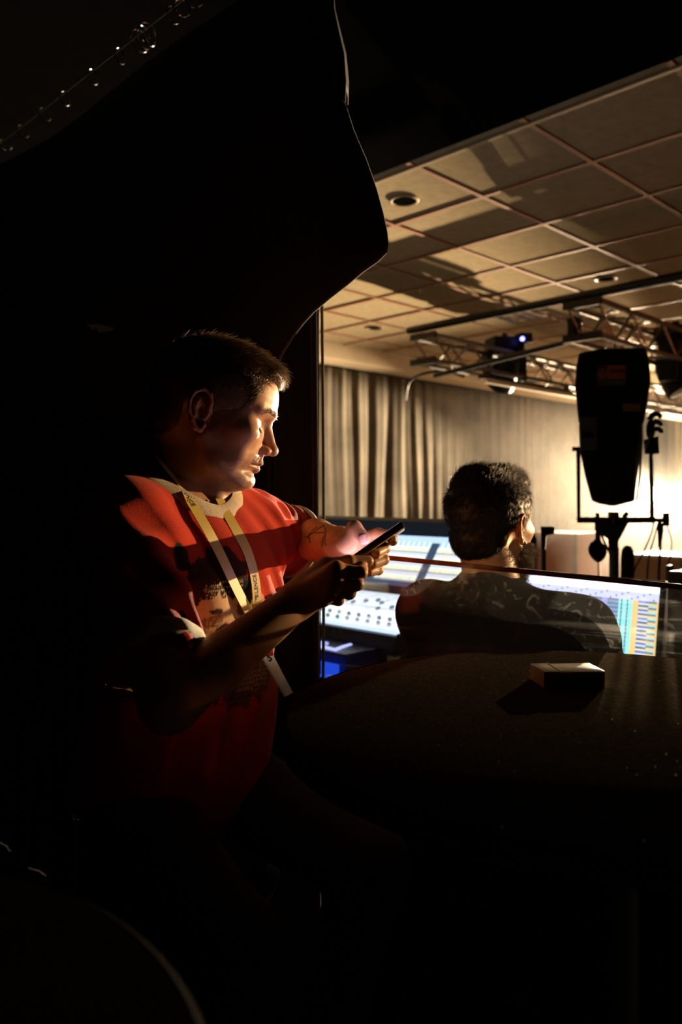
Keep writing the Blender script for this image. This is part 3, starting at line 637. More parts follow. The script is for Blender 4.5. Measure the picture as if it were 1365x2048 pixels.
# blue-lit rack under the desk
tr_ = thing('rack_unit', P(675, 1312, 2.9), 'small black rack box glowing blue under the mixing console', 'rack')
c = P(668, 1318, 2.88); Rr = ROOM.to_3x3()
MB().box(c + Vector((0, 0.05, -0.005)), (0.22, 0.34, 0.10), Rr, bev=0.006).build('case', mat('blue_lit_plastic', (0.01, 0.02, 0.12), 0.3), tr_)
MB().box(c + V * 0.0 - U * 0.112 + ZV * -0.01, (0.004, 0.28, 0.055), Rr).build('blue_panel', emat('blue_glow', 0.75, (0.02, 0.10, 1.0)), tr_)
tp = [P(636, 1292, 2.88), P(655, 1297, 2.84), P(671, 1301, 2.80), P(684, 1296, 2.86), P(702, 1291, 2.92)]
MB().tube(tp, 0.0085, 8).build('light_strip', emat('strip_glow', 1.3, (0.55, 0.62, 1.3)), tr_)
MB().tube([P(640, 1285, 2.9), P(656, 1287, 2.88)], 0.006, 8).build('light_strip', MATS.get('x') or emat('strip_glow2', 1.0, (0.5, 0.55, 1.3)), tr_)
MB(ROOM).box((c.dot(U) + 0.02, c.dot(V), (c.z - 0.06) / 2), (0.20, 0.3, c.z - 0.06)).build('plinth', M_BLACK, tr_)
# side desk with computer monitor
tdk = thing('side_desk', RW(2.25, 0.75, 0), 'dark side desk under the computer monitor', 'desk')
MB(ROOM).box((2.30, 0.72, 0.72), (0.60, 1.25, 0.04), bev=0.005).build('desk_top', M_BLACK, tdk)
for (a, b_) in ((2.03, 0.13), (2.57, 0.13), (2.03, 1.31), (2.57, 1.31)): MB(ROOM).box((a, b_, 0.35), (0.05, 0.05, 0.70)).build('leg', M_BLKMET, tdk)
mc = RW(2.16, 1.27, 0.92); mw, mh = 0.64, 0.36
tmn = thing('computer_monitor', Vector((mc.x, mc.y, 0.74)), 'computer monitor showing audio software beside the seated man', 'monitor')
nm = (-U * 0.985 + ZV * 0.17).normalized(); Tm = frame(mc, -V, nm)
MB().box(mc + nm * -0.018, (mw + 0.03, mh + 0.03, 0.03), Tm.to_3x3(), bev=0.005).build('casing', M_BLKPLA, tmn)
def daw(u, v, i, j):
    if v > 0.93: return (1.6, 1.7, 2.1)
    if v > 0.87: return (0.75, 0.8, 1.25) if (i * 7 + j) % 11 else (0.35, 0.35, 0.6)
    if u < 0.885:
        if v < 0.14: return (0.9, 0.75, 0.4) if j % 2 else (0.25, 0.75, 0.7)
        for c0 in (0.815, 0.840, 0.862):
            if c0 < u < c0 + 0.016 and v > 0.3: return (0.35, 1.15, 0.95)
        if 0.74 < u < 0.76: return (0.45, 0.45, 0.95)
        return (0.16, 0.26, 0.42) if j % 2 else (0.28, 0.42, 0.62)
    if u < 0.955:
        if u < 0.905: return (0.95, 0.70, 0.30)
        return [(0.7, 0.8, 1.0), (0.2, 0.25, 0.6), (0.95, 0.85, 0.6), (0.15, 0.2, 0.3)][j % 4]
    if u < 0.99:
        if v < 0.45: return (0.85, 1.0, 0.3) if j % 3 else (0.2, 0.2, 0.1)
        return [(0.5, 0.8, 0.8), (0.95, 0.72, 0.3), (0.2, 0.3, 0.35)][j % 3]
    return (0.9, 0.65, 0.3)
Ts = Tm.copy(); Ts.translation = mc + nm * 0.0
colgrid('screen', Ts, mw, mh, 110, 62, daw, EM_SCR, tmn)
MB().box(Vector((mc.x, mc.y, 0.80)) + U * 0.03, (0.03, 0.06, 0.12), ROOM.to_3x3()).box(Vector((mc.x, mc.y, 0.748)) + U * 0.03, (0.16, 0.22, 0.012), ROOM.to_3x3()).build('stand', M_BLKMET, tmn)
# dark rack tower right of the monitor, raised and widened to shade the table
trk = thing('equipment_rack', RW(2.2, 0.80, 0), 'tall dark equipment rack just right of the computer monitor', 'rack')
MB(ROOM).box((2.36, 0.805, 0.940), (0.34, 0.25, 0.40), bev=0.005).build('cabinet', mat('rack_grey', (0.05, 0.05, 0.055), 0.5), trk)
for k in range(4): MB(ROOM).box((2.187, 0.805, 0.80 + k * 0.085), (0.012, 0.22, 0.06), bev=0.003).build('rack_panel', M_BLKMET, trk)
# microphone-arm like dark bracket right of the seated man's face
ta = thing('dark_bracket', P(1095, 1095, 3.0), 'black angled desk lamp beside the seated man\'s beard', 'lamp')
bmobj(slab_poly([(1082, 1053), (1110, 1053), (1110, 1068), (1093, 1071), (1092, 1100), (1083, 1100)], -0.45, -0.40, 0.004), 'head', M_BLKPLA, ta)
q = P(1088, 1100, 3.03); MB().tube([q, Vector((q.x, q.y, 0.90))], 0.010, 10).build('stem', M_BLKMET, ta, smooth=True)
MB().lathe((q.x, q.y, 0.735), [(0.06, 0), (0.06, 0.02), (0.012, 0.03), (0.012, 0.18)], 20).build('base', M_BLKMET, ta, smooth=True)
MB(ROOM).box((q.dot(U), q.dot(V), 0.36), (0.3, 0.25, 0.73)).build('plinth', M_BLACK, ta)
# stage clutter in the haze; pink light is put into the flight case colours
for (px, d_, w_, z1, col, nm_, lab) in ((1135, 9.0, 0.5, 0.93, (0.42, 0.20, 0.14), 'flight_case', 'pinkish flight case in the haze right of the seated man'), (1190, 10.5, 0.5, 1.0, (0.50, 0.26, 0.2), 'flight_case', 'lower pink flight case further back behind the headphones'),
                                    (1335, 7.5, 0.5, 0.80, (0.35, 0.18, 0.10), 'wooden_box', 'brown box low on the stage under the bright lamp')):
    q = P(px, 990, d_); t = thing(nm_, Vector((q.x, q.y, 0)), lab, 'case'); MM = mat('case_' + lab[:6], col, 0.6)
    MB(Matrix.Translation((q.x, q.y, 0)) @ ROOM).box((0, 0, z1 / 2), (w_, w_, z1), bev=0.01).build('shell', MM, t)
    for a in (-1, 1):
        for b_ in (-1, 1): MB(Matrix.Translation((q.x, q.y, 0)) @ ROOM).box((a * (w_ / 2 - 0.01), b_ * (w_ / 2 - 0.01), z1 / 2), (0.03, 0.03, z1 + 0.004)).build('corner_rail', M_ALU, t)

# ================================================================ ACRYLIC SCREEN, TABLES
pl0 = P(640, 1098, 1.645); pr0 = Vector((0.72, 1.245, 0)); a0 = Vector((pl0.x, pl0.y, 0)); zl = pl0.z; zr = 1.35 - 0.158
pdir = (pr0 - a0); PL = pdir.length; pdir.normalize(); pn = Vector((pdir.y, -pdir.x, 0))  # towards camera
def acrylic():
    m = bpy.data.materials.new('smudged_acrylic'); m.use_nodes = True; nt = m.node_tree; N = nt.nodes; L = nt.links; N.clear()
    o = N.new('ShaderNodeOutputMaterial'); tr = N.new('ShaderNodeBsdfTransparent'); tr.inputs[0].default_value = (0.95, 0.95, 0.95, 1)
    gl = N.new('ShaderNodeBsdfGlossy'); gl.inputs['Roughness'].default_value = 0.03; fr = N.new('ShaderNodeFresnel'); fr.inputs[0].default_value = 1.35
    mx = N.new('ShaderNodeMixShader'); L.new(fr.outputs[0], mx.inputs[0]); L.new(tr.outputs[0], mx.inputs[1]); L.new(gl.outputs[0], mx.inputs[2])
    tl_ = N.new('ShaderNodeBsdfTranslucent'); tl_.inputs[0].default_value = (0.8, 0.78, 0.74, 1); df = N.new('ShaderNodeBsdfDiffuse'); df.inputs[0].default_value = (0.7, 0.68, 0.65, 1)
    ad = N.new('ShaderNodeAddShader'); L.new(tl_.outputs[0], ad.inputs[0]); L.new(df.outputs[0], ad.inputs[1])
    tc = N.new('ShaderNodeTexCoord'); mp = N.new('ShaderNodeMapping'); mp.inputs['Rotation'].default_value = (0, 0.30, 0); mp.inputs['Scale'].default_value = (1.6, 1.6, 26); L.new(tc.outputs['Object'], mp.inputs[0])
    n1 = N.new('ShaderNodeTexNoise'); n1.inputs['Scale'].default_value = 2.2; n1.inputs['Detail'].default_value = 6; n1.inputs['Distortion'].default_value = 0.4; L.new(mp.outputs[0], n1.inputs['Vector'])
    r1 = N.new('ShaderNodeMapRange'); r1.inputs[1].default_value = 0.55; r1.inputs[2].default_value = 0.80; r1.inputs[4].default_value = 0.075; L.new(n1.outputs['Fac'], r1.inputs[0])
    vo = N.new('ShaderNodeTexVoronoi'); vo.inputs['Scale'].default_value = 150; L.new(tc.outputs['Object'], vo.inputs['Vector'])
    r2 = N.new('ShaderNodeMapRange'); r2.inputs[1].default_value = 0.0; r2.inputs[2].default_value = 0.13; r2.inputs[3].default_value = 0.25; r2.inputs[4].default_value = 0.0; L.new(vo.outputs['Distance'], r2.inputs[0])
    n3 = N.new('ShaderNodeTexNoise'); n3.inputs['Scale'].default_value = 14; L.new(tc.outputs['Object'], n3.inputs['Vector'])
    r3 = N.new('ShaderNodeMapRange'); r3.inputs[1].default_value = 0.50; r3.inputs[2].default_value = 0.68; L.new(n3.outputs['Fac'], r3.inputs[0])
    mu = N.new('ShaderNodeMath'); mu.operation = 'MULTIPLY'; L.new(r2.outputs[0], mu.inputs[0]); L.new(r3.outputs[0], mu.inputs[1])
    # wipe marks low on the sheet
    n4 = N.new('ShaderNodeTexNoise'); n4.inputs['Scale'].default_value = 30; n4.inputs['Distortion'].default_value = 2.5; L.new(tc.outputs['Object'], n4.inputs['Vector'])
    r4 = N.new('ShaderNodeMapRange'); r4.inputs[1].default_value = 0.60; r4.inputs[2].default_value = 0.72; r4.inputs[4].default_value = 0.022; L.new(n4.outputs['Fac'], r4.inputs[0])
    a1 = N.new('ShaderNodeMath'); a1.operation = 'ADD'; L.new(r1.outputs[0], a1.inputs[0]); L.new(mu.outputs[0], a1.inputs[1])
    a2 = N.new('ShaderNodeMath'); a2.operation = 'ADD'; a2.use_clamp = True; L.new(a1.outputs[0], a2.inputs[0]); L.new(r4.outputs[0], a2.inputs[1])
    a3 = N.new('ShaderNodeMath'); a3.operation = 'ADD'; a3.inputs[1].default_value = 0.004; L.new(a2.outputs[0], a3.inputs[0])
    m2 = N.new('ShaderNodeMixShader'); L.new(a3.outputs[0], m2.inputs[0]); L.new(mx.outputs[0], m2.inputs[1]); L.new(ad.outputs[0], m2.inputs[2]); L.new(m2.outputs[0], o.inputs[0]); return m
tac = thing('acrylic_screen', a0 + pdir * PL / 2 + ZV * 0.98, 'clear smudged acrylic screen standing between the round table and the seated man', 'screen')
def quadslab(p0, p1, z0a, z0b, z1a, z1b, th):
    m_ = MB(); vs = []
    for s in (0.0, th):
        vs += [Vector((p0.x, p0.y, z0a)) - pn * s, Vector((p1.x, p1.y, z0b)) - pn * s, Vector((p1.x, p1.y, z1b)) - pn * s, Vector((p0.x, p0.y, z1a)) - pn * s]
    m_._a(vs, [(0, 1, 2, 3), (7, 6, 5, 4), (0, 4, 5, 1), (1, 5, 6, 2), (2, 6, 7, 3), (3, 7, 4, 0)]); return m_
m_ = MB(); m_._a([Vector((a0.x, a0.y, 0.98)), Vector((pr0.x, pr0.y, 0.98)), Vector((pr0.x, pr0.y, zr - 0.007)), Vector((a0.x, a0.y, zl - 0.007))], [(0, 1, 2, 3)])
sheet = quadslab(a0, pr0, 0.98, 0.98, zl - 0.009, zr - 0.009, 0.004).build('sheet', acrylic(), tac)
quadslab(a0, pr0, zl - 0.009, zr - 0.009, zl, zr, 0.006).build('edge_strip', mat('amber_edge', (0.10, 0.045, 0.015), 0.10, 0.2, spec=0.9), tac)
o = quadslab(a0 + pdir * 0.04 + pn * 0.006, pr0 + pdir * 0.3 + pn * 0.006, 0.0, 0.0, 0.978, 0.978, 0.02).build('low_wall', M_BLACK); tag(o, 'low black partition carrying the acrylic screen behind the table', 'partition')
# felt-covered round bar table
def felt():
    m = mat('speckled_felt', (0.055, 0.042, 0.027), 1.0, spec=0.0, var=0.35, scale=160, bump=0.7, bscale=420, sheen=0.0)
    return m
def round_table(c, r, top, label, rimmat, edgemat=None):
    t = thing('round_table', (c[0], c[1], 0), label, 'table')
    pr = [(0.0005, top - 0.028), (r - 0.012, top - 0.028), (r - 0.002, top - 0.022), (r, top - 0.012), (r - 0.003, top - 0.003), (r - 0.012, top), (0.0005, top)]
    MB().lathe((c[0], c[1], 0), pr, 96).build('table_top', rimmat, t, smooth=True)
    MB().lathe((c[0], c[1], 0), [(0.035, 0.03), (0.035, top - 0.06), (0.10, top - 0.03)], 24).build('column', M_BLKMET, t, smooth=True)
    MB().lathe((c[0], c[1], 0), [(0.24, 0.0), (0.25, 0.008), (0.22, 0.018), (0.05, 0.035)], 40).build('foot', M_BLKMET, t, smooth=True)
    MB().lathe((c[0], c[1], 0), [(r - 0.006, top - 0.001), (r - 0.002, top - 0.004), (r + 0.0008, top - 0.012), (r - 0.001, top - 0.023), (r - 0.004, top - 0.024), (r - 0.006, top - 0.004)], 96, caps=False).build('rim', edgemat or rimmat, t, smooth=True)
    return t
TT = 1.09
round_table((0.32, 0.95), 0.395, TT, 'black speckled round bar table carrying the cigarette pack', felt())
round_table((-0.345, 0.275), 0.305, TT - 0.001, 'dark round bar table at the bottom left corner with a faint rim', mat('dark_laminate', (0.006, 0.004, 0.003), 0.9, spec=0.0, scale=20), mat('rim_lit', (0.02, 0.012, 0.007), 0.7, spec=0.03))  # paler rim colour stands in for faint light along the edge
# crumbs / dust on the felt
m_ = MB()
for k in range(260):
    a = random.uniform(0, 6.28); r = 0.385 * math.sqrt(random.random()); q = Vector((0.32 + r * math.cos(a), 0.95 + r * math.sin(a), TT + 0.0006)); s = random.uniform(0.0003, 0.0009)
    m_.box(q, (s, s * 1.4, s), Matrix.Rotation(a * 5, 3, 'Z'))
tag(m_.build('dust', mat('dust', (0.5, 0.42, 0.3), 0.7)), 'fine pale dust and crumbs scattered on the round felt table', 'dust', kind='stuff')
# cigarette pack: corners measured on the table plane
def T_(px, py): d = (CAMZ - TT) * F / (py - 990.0); return Vector(((px - 682.5) / F * d, d, TT))
pa = T_(1088, 1377); pb = T_(1217, 1374); ex_ = (pb - pa).normalized(); ln = 0.087; wd = 0.055; hh = 0.0215
ey_ = Vector((-ex_.y, ex_.x, 0)); ey_ = (ey_ - ex_ * 0.0).normalized(); R3 = Matrix((ex_, ey_, ZV)).transposed(); cc = pa + ex_ * ln / 2 + ey_ * wd / 2
tp_ = thing('cigarette_pack', cc, 'cigarette pack in clear film lying on the black round table', 'pack')
MB().box(cc + ex_ * 0.011 + ZV * hh / 2, (ln - 0.024, wd, hh), R3, bev=0.0016).build('box', mat('pack_card', (0.72, 0.67, 0.55), 0.25, spec=0.7, var=0.05), tp_, smooth=True)
MB().box(cc - ex_ * (ln / 2 - 0.0120) + ZV * (hh / 2 + 0.0004), (0.0238, wd + 0.0008, hh + 0.0008), R3, bev=0.0016).build('lid', mat('pack_lid', (0.36, 0.29, 0.20), 0.28, spec=0.7), tp_, smooth=True)
MB().box(cc - ex_ * (ln / 2 - 0.0250) + ZV * (hh + 0.0008), (0.0016, wd, 0.0012), R3).build('tear_strip', mat('pack_strip', (0.85, 0.7, 0.4), 0.15, 0.5), tp_)
MB().box(cc + ex_ * 0.011 - ey_ * (wd / 2 + 0.0002) + ZV * hh / 2, (ln - 0.028, 0.0006, hh - 0.005), R3).build('side_shade', mat('pack_shade', (0.015, 0.013, 0.012), 0.3), tp_)  # near-black front face, its shade put into the colour
tg = sorted([0]);
# ================================================================ PEOPLE
M_SKIN = mat('skin', (0.62, 0.34, 0.20), 0.42, var=0.10, scale=45, bump=0.10, bscale=900, sss=0.25, attr='col')
M_HAIR = mat('hair_brown', (0.17, 0.105, 0.055), 0.34, spec=0.6, var=0.3, scale=120)
M_HAIR2 = mat('hair_dark', (0.014, 0.008, 0.005), 0.42, spec=0.35, var=0.3, scale=120)
M_RED = mat('shirt_knit', (1, 1, 1), 0.9, spec=0.15, var=0.10, scale=260, bump=0.4, bscale=900, attr='col', sheen=0.1)
M_CREAM = mat('rib_cream', (0.62, 0.52, 0.36), 0.85, spec=0.2, scale=200, bump=0.3, bscale=700)
SKIN = np.array((0.60, 0.32, 0.165))
def npv(v): return np.array(tuple(v), float)
def interp(x, xs, ys): return np.interp(x, xs, ys).astype(np.float32)
def head_sdf(h, neck_l, neck_r, tilt=0):
    g = SDF((-0.15, -0.10, -0.20), (0.145, 0.10, 0.14), h)
    g.ell((0.0, 0, 0.045), (0.099, 0.0765, 0.076), k=0.0)
    # face loft
    S, X, Y, Z = g.sl((-0.08, -0.10, -0.15), (0.145, 0.10, 0.105))
    zz = Z.ravel()
    fr = interp(zz, [-.112, -.106, -.100, -.092, -.083, -.075, -.068, -.060, -.050, -.040, -.030, -.02, 0, .012, .025, .034, .050, .066, .075], [.036, .055, .072, .086, .0925, .0925, .0875, .0905, .0945, .096, .096, .0955, .094, .0945, .0985, .1005, .0995, .095, .09])[None, None, :]
    wd = interp(zz, [-.112, -.102, -.090, -.075, -.06, -.03, 0, .03, .05, .075], [.006, .024, .040, .048, .054, .061, .066, .069, .070, .066])[None, None, :]
    bk = interp(zz, [-.105, -.08, -.05, 0, .07], [.015, .010, -.005, -.02, -.02])[None, None, :]
    x0 = 0.03; a = np.where(X > x0, fr - x0, x0 - bk); e = 2.25
    q = (np.abs((X - x0) / a) ** e + np.abs(Y / wd) ** e) ** (1 / e); D = (q - 1) * np.minimum(np.minimum(fr - x0, x0 - bk), wd)
    D = np.maximum(D, np.maximum(Z - 0.072, -0.111 - Z)); g.put(S, D, 0.014, 'u')
    for s in (-1, 1):
        g.cap((0.006, s * 0.060, -0.035), (0.030, s * 0.050, -0.068), 0.010, 0.010, k=0.02)       # jaw angle
        g.cap((0.030, s * 0.050, -0.068), (0.072, s * 0.020, -0.088), 0.010, 0.010, k=0.02)
        g.ell((0.040, s * 0.0440, -0.045), (0.028, 0.011, 0.028), k=0.02)                         # cheek
        g.ell((0.064, s * 0.050, -0.008), (0.020, 0.014, 0.013), k=0.02)                          # cheekbone
        g.ell((0.0975, s * 0.032, 0.006), (0.014, 0.0185, 0.0115), k=0.012, op='s')               # socket
        g.ell((0.060, s * 0.078, 0.030), (0.022, 0.006, 0.022), k=0.015, op='s')                  # temple
    g.cap((0.0935, -0.012, 0.029), (0.0935, 0.012, 0.029), 0.0075, k=0.01)
    for s in (-1, 1):
        g.cap((0.0945, s * 0.012, 0.030), (0.078, s * 0.047, 0.030), 0.0075, 0.006, k=0.010)      # brow ridge
        g.ell((0.0735, s * 0.0315, 0.0055), (0.0128, 0.0132, 0.0128), k=0.003)                    # lids over the eyeball
        g.cap((0.0845, s * 0.022, -0.0015), (0.0800, s * 0.044, -0.0005), 0.0013, k=0.0015, op='s')  # lid slit
        g.cap((0.0815, s * 0.020, 0.0145), (0.0765, s * 0.046, 0.0135), 0.0016, k=0.004, op='s')  # lid fold
    # nose
    g.cap((0.0945, 0, 0.012), (0.1110, 0, -0.022), 0.0062, 0.0078, k=0.010)
    g.ell((0.1135, 0, -0.0255), (0.0090, 0.0095, 0.0085), k=0.006)
    for s in (-1, 1):
        g.ell((0.1010, s * 0.0125, -0.0285), (0.0105, 0.0060, 0.0075), k=0.005)
        g.ell((0.1075, s * 0.0060, -0.0355), (0.0065, 0.0032, 0.0035), k=0.002, op='s')
    g.cap((0.099, 0, -0.036), (0.097, 0, -0.045), 0.0030, k=0.006)                                # philtrum base
    # lips
    g.cap((0.0965, 0, -0.0500), (0.0840, 0.023, -0.0535), 0.0052, 0.0025, k=0.006); g.cap((0.0965, 0, -0.0500), (0.0840, -0.023, -0.0535), 0.0052, 0.0025, k=0.006)
    g.cap((0.0945, 0, -0.0595), (0.0840, 0.020, -0.0560), 0.0058, 0.0025, k=0.005); g.cap((0.0945, 0, -0.0595), (0.0840, -0.020, -0.0560), 0.0058, 0.0025, k=0.005)
    for s in (-1, 1): g.cap((0.1020, 0, -0.0547), (0.0850, s * 0.0265, -0.0552), 0.0011, k=0.0025, op='s')
    g.ell((0.0820, 0, -0.0830), (0.0135, 0.020, 0.0125), k=0.012)
    # ears
    for s in (-1, 1):
        ey = s * 0.0775
        g.ell((-0.006, ey - s * 0.004, 0.002), (0.0165, 0.0060, 0.0265), np.array(((0.97, 0.22 * s, 0.1), (-0.2 * s, 0.97, 0), (-0.12, 0, 0.99))), k=0.004)
        pts = [(0.006, ey - s * .002, 0.004), (0.0085, ey + s * .001, 0.016), (0.004, ey + s * .005, 0.028), (-0.007, ey + s * .008, 0.033), (-0.018, ey + s * .010, 0.026), (-0.0225, ey + s * .010, 0.012), (-0.0205, ey + s * .009, -0.003), (-0.013, ey + s * .006, -0.016), (-0.006, ey + s * .003, -0.026), (0.002, ey, -0.027), (0.0055, ey - s * .002, -0.018)]
        for i in range(len(pts) - 1): g.cap(pts[i], pts[i + 1], 0.0030 if i < 7 else 0.0042, k=0.0025)
        p2 = [(-0.010, ey + s * .005, 0.018), (-0.0135, ey + s * .006, 0.006), (-0.010, ey + s * .005, -0.008)]
        for i in range(2): g.cap(p2[i], p2[i + 1], 0.0026, k=0.003)
        g.ell((-0.002, ey + s * .002, 0.000), (0.0065, 0.0060, 0.0100), k=0.004, op='s')
        g.cap((-0.016, ey + s * .0095, 0.014), (-0.004, ey + s * .0075, 0.0255), 0.0022, k=0.003, op='s')
        g.ell((0.0065, ey - s * .002, -0.003), (0.003, 0.004, 0.0055), k=0.003)                    # tragus
    g.ell((-0.045, 0, -0.012), (0.045, 0.056, 0.050), k=0.02)                                     # occiput
    # neck
    for (a_, b_, ra, rb) in neck_l: g.cap(a_, b_, ra, rb, k=0.022)
    return g
def hair_sdf(g, zx, zy, parts, clipk=0.004):
    for c, r in parts: g.ell(c, r, k=0.012)
    S = tuple(slice(None) for _ in range(3)); X = g.ax[0][:, None, None]; Z = g.ax[2][None, None, :]; Y = g.ax[1][None, :, None]
    zl_ = interp(g.ax[0], zx, zy)[:, None, None]
    lim = (zl_ - Z) * 0.8 + 0.0022 * np.sin(X * 700 + 2 * np.sin(Y * 500)) * np.cos(Z * 600 + Y * 400) + 0.0012 * np.sin(X * 1500); g.F = np.maximum(g.F, lim.astype(np.float32)); return g
def sample(Vt, Qd, N, n):
    f = RNG.integers(0, len(Qd), n); w_ = RNG.random((n, 2)); a, b_, c_ = Vt[Qd[f, 0]], Vt[Qd[f, 1]], Vt[Qd[f, 3]]
    return a + (b_ - a) * w_[:, :1] + (c_ - a) * w_[:, 1:], N[Qd[f, 0]]
def setcol(me, C):
    at = me.color_attributes.new('col', 'FLOAT_COLOR', 'POINT'); at.data.foreach_set('color', np.concatenate([C, np.ones((len(C), 1))], 1).astype(np.float32).ravel())
def xf(Vt, M3, o, s): return (Vt * s) @ M3.T + o
def inv(p, M3, o, s): return ((npv(p) - o) @ M3) / s

# ---------------------------------------------------------------- man in the red shirt
HS = 1.02; Rh = np.array(Matrix.Rotation(math.radians(5), 3, 'Z') @ Matrix.Rotation(math.radians(15), 3, 'Y'))
HO = npv(P(556.0, 906, 1.30)) - Rh @ (np.array((0.1222, 0, -0.026)) * HS)
man = thing('person', Vector((-0.27, 1.30, 0.0)), 'man in a red t-shirt with yellow lanyard, seated side-on looking down at his phone', 'person')
nt_ = inv(P(398, 880, 1.305), Rh, HO, HS); nb_ = inv(P(368, 1030, 1.30), Rh, HO, HS)
nf_ = inv(P(425, 1020, 1.27), Rh, HO, HS)
g = head_sdf(0.0016, [(nt_, nb_, 0.054, 0.058), ((0.035, 0, -0.080), nf_, 0.022, 0.020)], None)
HV, HQ = g.mesh(); HN = vnormals(HV, HQ); HW = xf(HV, Rh, HO, HS)
# local colour: stubble, lips, ear redness
def skincol(Vl, beard=0.5):
    C = np.tile(SKIN, (len(Vl), 1)); x, y, z = Vl.T
    lip = np.exp(-(((z + 0.055) / 0.008) ** 2 + (y / 0.022) ** 2)) * (x > 0.082); C = C * (1 - lip[:, None] * np.array((0.15, 0.40, 0.35)))
    st = np.clip((-0.035 - z) / 0.02, 0, 1) * np.clip((x - 0.0) / 0.03, 0, 1) * np.clip((z + 0.115) / 0.01, 0, 1) * (1 - lip)
    C = C * (1 - (beard * st)[:, None] * np.array((0.75, 0.8, 0.8)))
    zl_ = np.interp(x, [.010, .024, .035, .047, .060, .068, .072, .080, .1], [-.012, -.012, -.003, .012, .029, .043, .060, .078, .083])
    hn = np.clip((z - zl_ + 0.011 + 0.003 * np.sin(x * 900) * np.sin(z * 700)) / 0.013, 0, 1) * (np.abs(y) > 0.03) * (x > 0.012) * (np.abs(y) < 0.09); C = C * (1 - 0.72 * hn)[:, None]
    ear = (np.abs(y) > 0.074) & (x < 0.012) & (x > -0.03); C[ear] *= np.array((1.0, 0.85, 0.8)); return C
# right arm and hand
def dd(px, py, d): return npv(P(px, py, d))
RS = dd(240, 1052, 1.17); RE = dd(340, 1405, 1.03); RWr = dd(594, 1202, 1.15)
ga = SDF((-0.42, 0.95, 1.02), (0.06, 1.26, 1.37), 0.0017)
ga.cap(RS, RE, 0.050, 0.040, k=0.01); mid = RE * 0.62 + RWr * 0.38
ga.chain([RE, mid, RWr], [0.036, 0.0365, 0.0265], k=0.012)
pass
rm = {'i': dd(672, 1140, 1.130), 'm': dd(672, 1158, 1.122), 'r': dd(662, 1176, 1.122), 'p': dd(646, 1193, 1.130)}
rcm = dd(612, 1168, 1.158); rtm = dd(652, 1133, 1.158)
for k_, r in (('i', .0125), ('m', .0125), ('r', .0118), ('p', .0108)): ga.cap(RWr, rm[k_], 0.020, r, k=0.014)
ga.cap(rm['i'], rm['p'], 0.0115, 0.0105, k=0.010)
ga.cap(RWr, rcm, 0.020, 0.016, k=0.012); ga.cap(rcm, rtm, 0.0165, 0.0130, k=0.012)
ga.chain([rtm, dd(698, 1124, 1.163), dd(737, 1122, 1.178)], [0.0120, 0.0098, 0.0082], k=0.004, k0=0.008)
ga.chain([rm['i'], dd(722, 1146, 1.137), dd(724, 1138, 1.165), dd(704, 1132, 1.188)], [0.0112, 0.0098, 0.0088, 0.0078], k=0.003)
ga.chain([rm['m'], dd(714, 1168, 1.130), dd(716, 1158, 1.162), dd(694, 1148, 1.188)], [0.0112, 0.0098, 0.0088, 0.0078], k=0.003)
ga.chain([rm['r'], dd(699, 1186, 1.134), dd(702, 1174, 1.164), dd(684, 1162, 1.188)], [0.0106, 0.0094, 0.0084, 0.0075], k=0.003)
ga.chain([rm['p'], dd(677, 1200, 1.142), dd(680, 1188, 1.166), dd(668, 1176, 1.186)], [0.0096, 0.0084, 0.0076, 0.0068], k=0.003)
for k_, m0 in rm.items(): ga.ell(m0 + np.array((0.0, -0.006, -0.004)), (0.009, 0.007, 0.009), k=0.006)
# tendons and hollows on the back of the hand
for k_ in 'imr': ga.cap(RWr * 0.35 + rm[k_] * 0.65 + np.array((0, -0.013, -0.006)), rm[k_] + np.array((-0.004, -0.011, -0.006)), 0.0022, 0.003, k=0.004)
AV, AQ = ga.mesh()
# left arm and hand
gl = SDF((-0.24, 1.16, 1.18), (0.115, 1.62, 1.37), 0.0017)
LS = dd(500, 1058, 1.40); LE = dd(606, 1076, 1.56); LWr = dd(680, 1088, 1.325)
gl.cap(LS, LE, 0.048, 0.040, k=0.01); gl.chain([LE, LE * 0.6 + LWr * 0.4, LWr], [0.040, 0.0375, 0.0270], k=0.012)
lmc = {'i': dd(716, 1080, 1.268), 'm': dd(722, 1100, 1.272), 'r': dd(718, 1118, 1.272), 'p': dd(710, 1134, 1.268)}
for k_, r in (('i', .0125), ('m', .0125), ('r', .0118), ('p', .0108)): gl.cap(LWr, lmc[k_], 0.021, r, k=0.014)
gl.cap(lmc['i'], lmc['p'], 0.0115, 0.0105, k=0.010)
ltm = dd(694, 1086, 1.245); gl.cap(LWr, ltm, 0.020, 0.0155, k=0.012)
gl.chain([ltm, dd(709, 1056, 1.238), dd(729, 1077, 1.228)], [0.0140, 0.0118, 0.0098], k=0.005, k0=0.010)
gl.chain([lmc['i'], dd(757, 1068, 1.262), dd(783, 1072, 1.238), dd(786, 1082, 1.214)], [0.0112, 0.0095, 0.0085, 0.0078], k=0.004)
gl.chain([lmc['m'], dd(766, 1092, 1.258), dd(769, 1097, 1.222), dd(753, 1106, 1.202)], [0.0112, 0.0098, 0.0088, 0.0080], k=0.0025)
gl.chain([lmc['r'], dd(762, 1115, 1.256), dd(768, 1119, 1.216), dd(746, 1127, 1.196)], [0.0106, 0.0095, 0.0085, 0.0078], k=0.0025)
gl.chain([lmc['p'], dd(752, 1138, 1.250), dd(757, 1140, 1.214), dd(738, 1144, 1.196)], [0.0096, 0.0086, 0.0078, 0.0070], k=0.0025)
LV, LQ = gl.mesh()
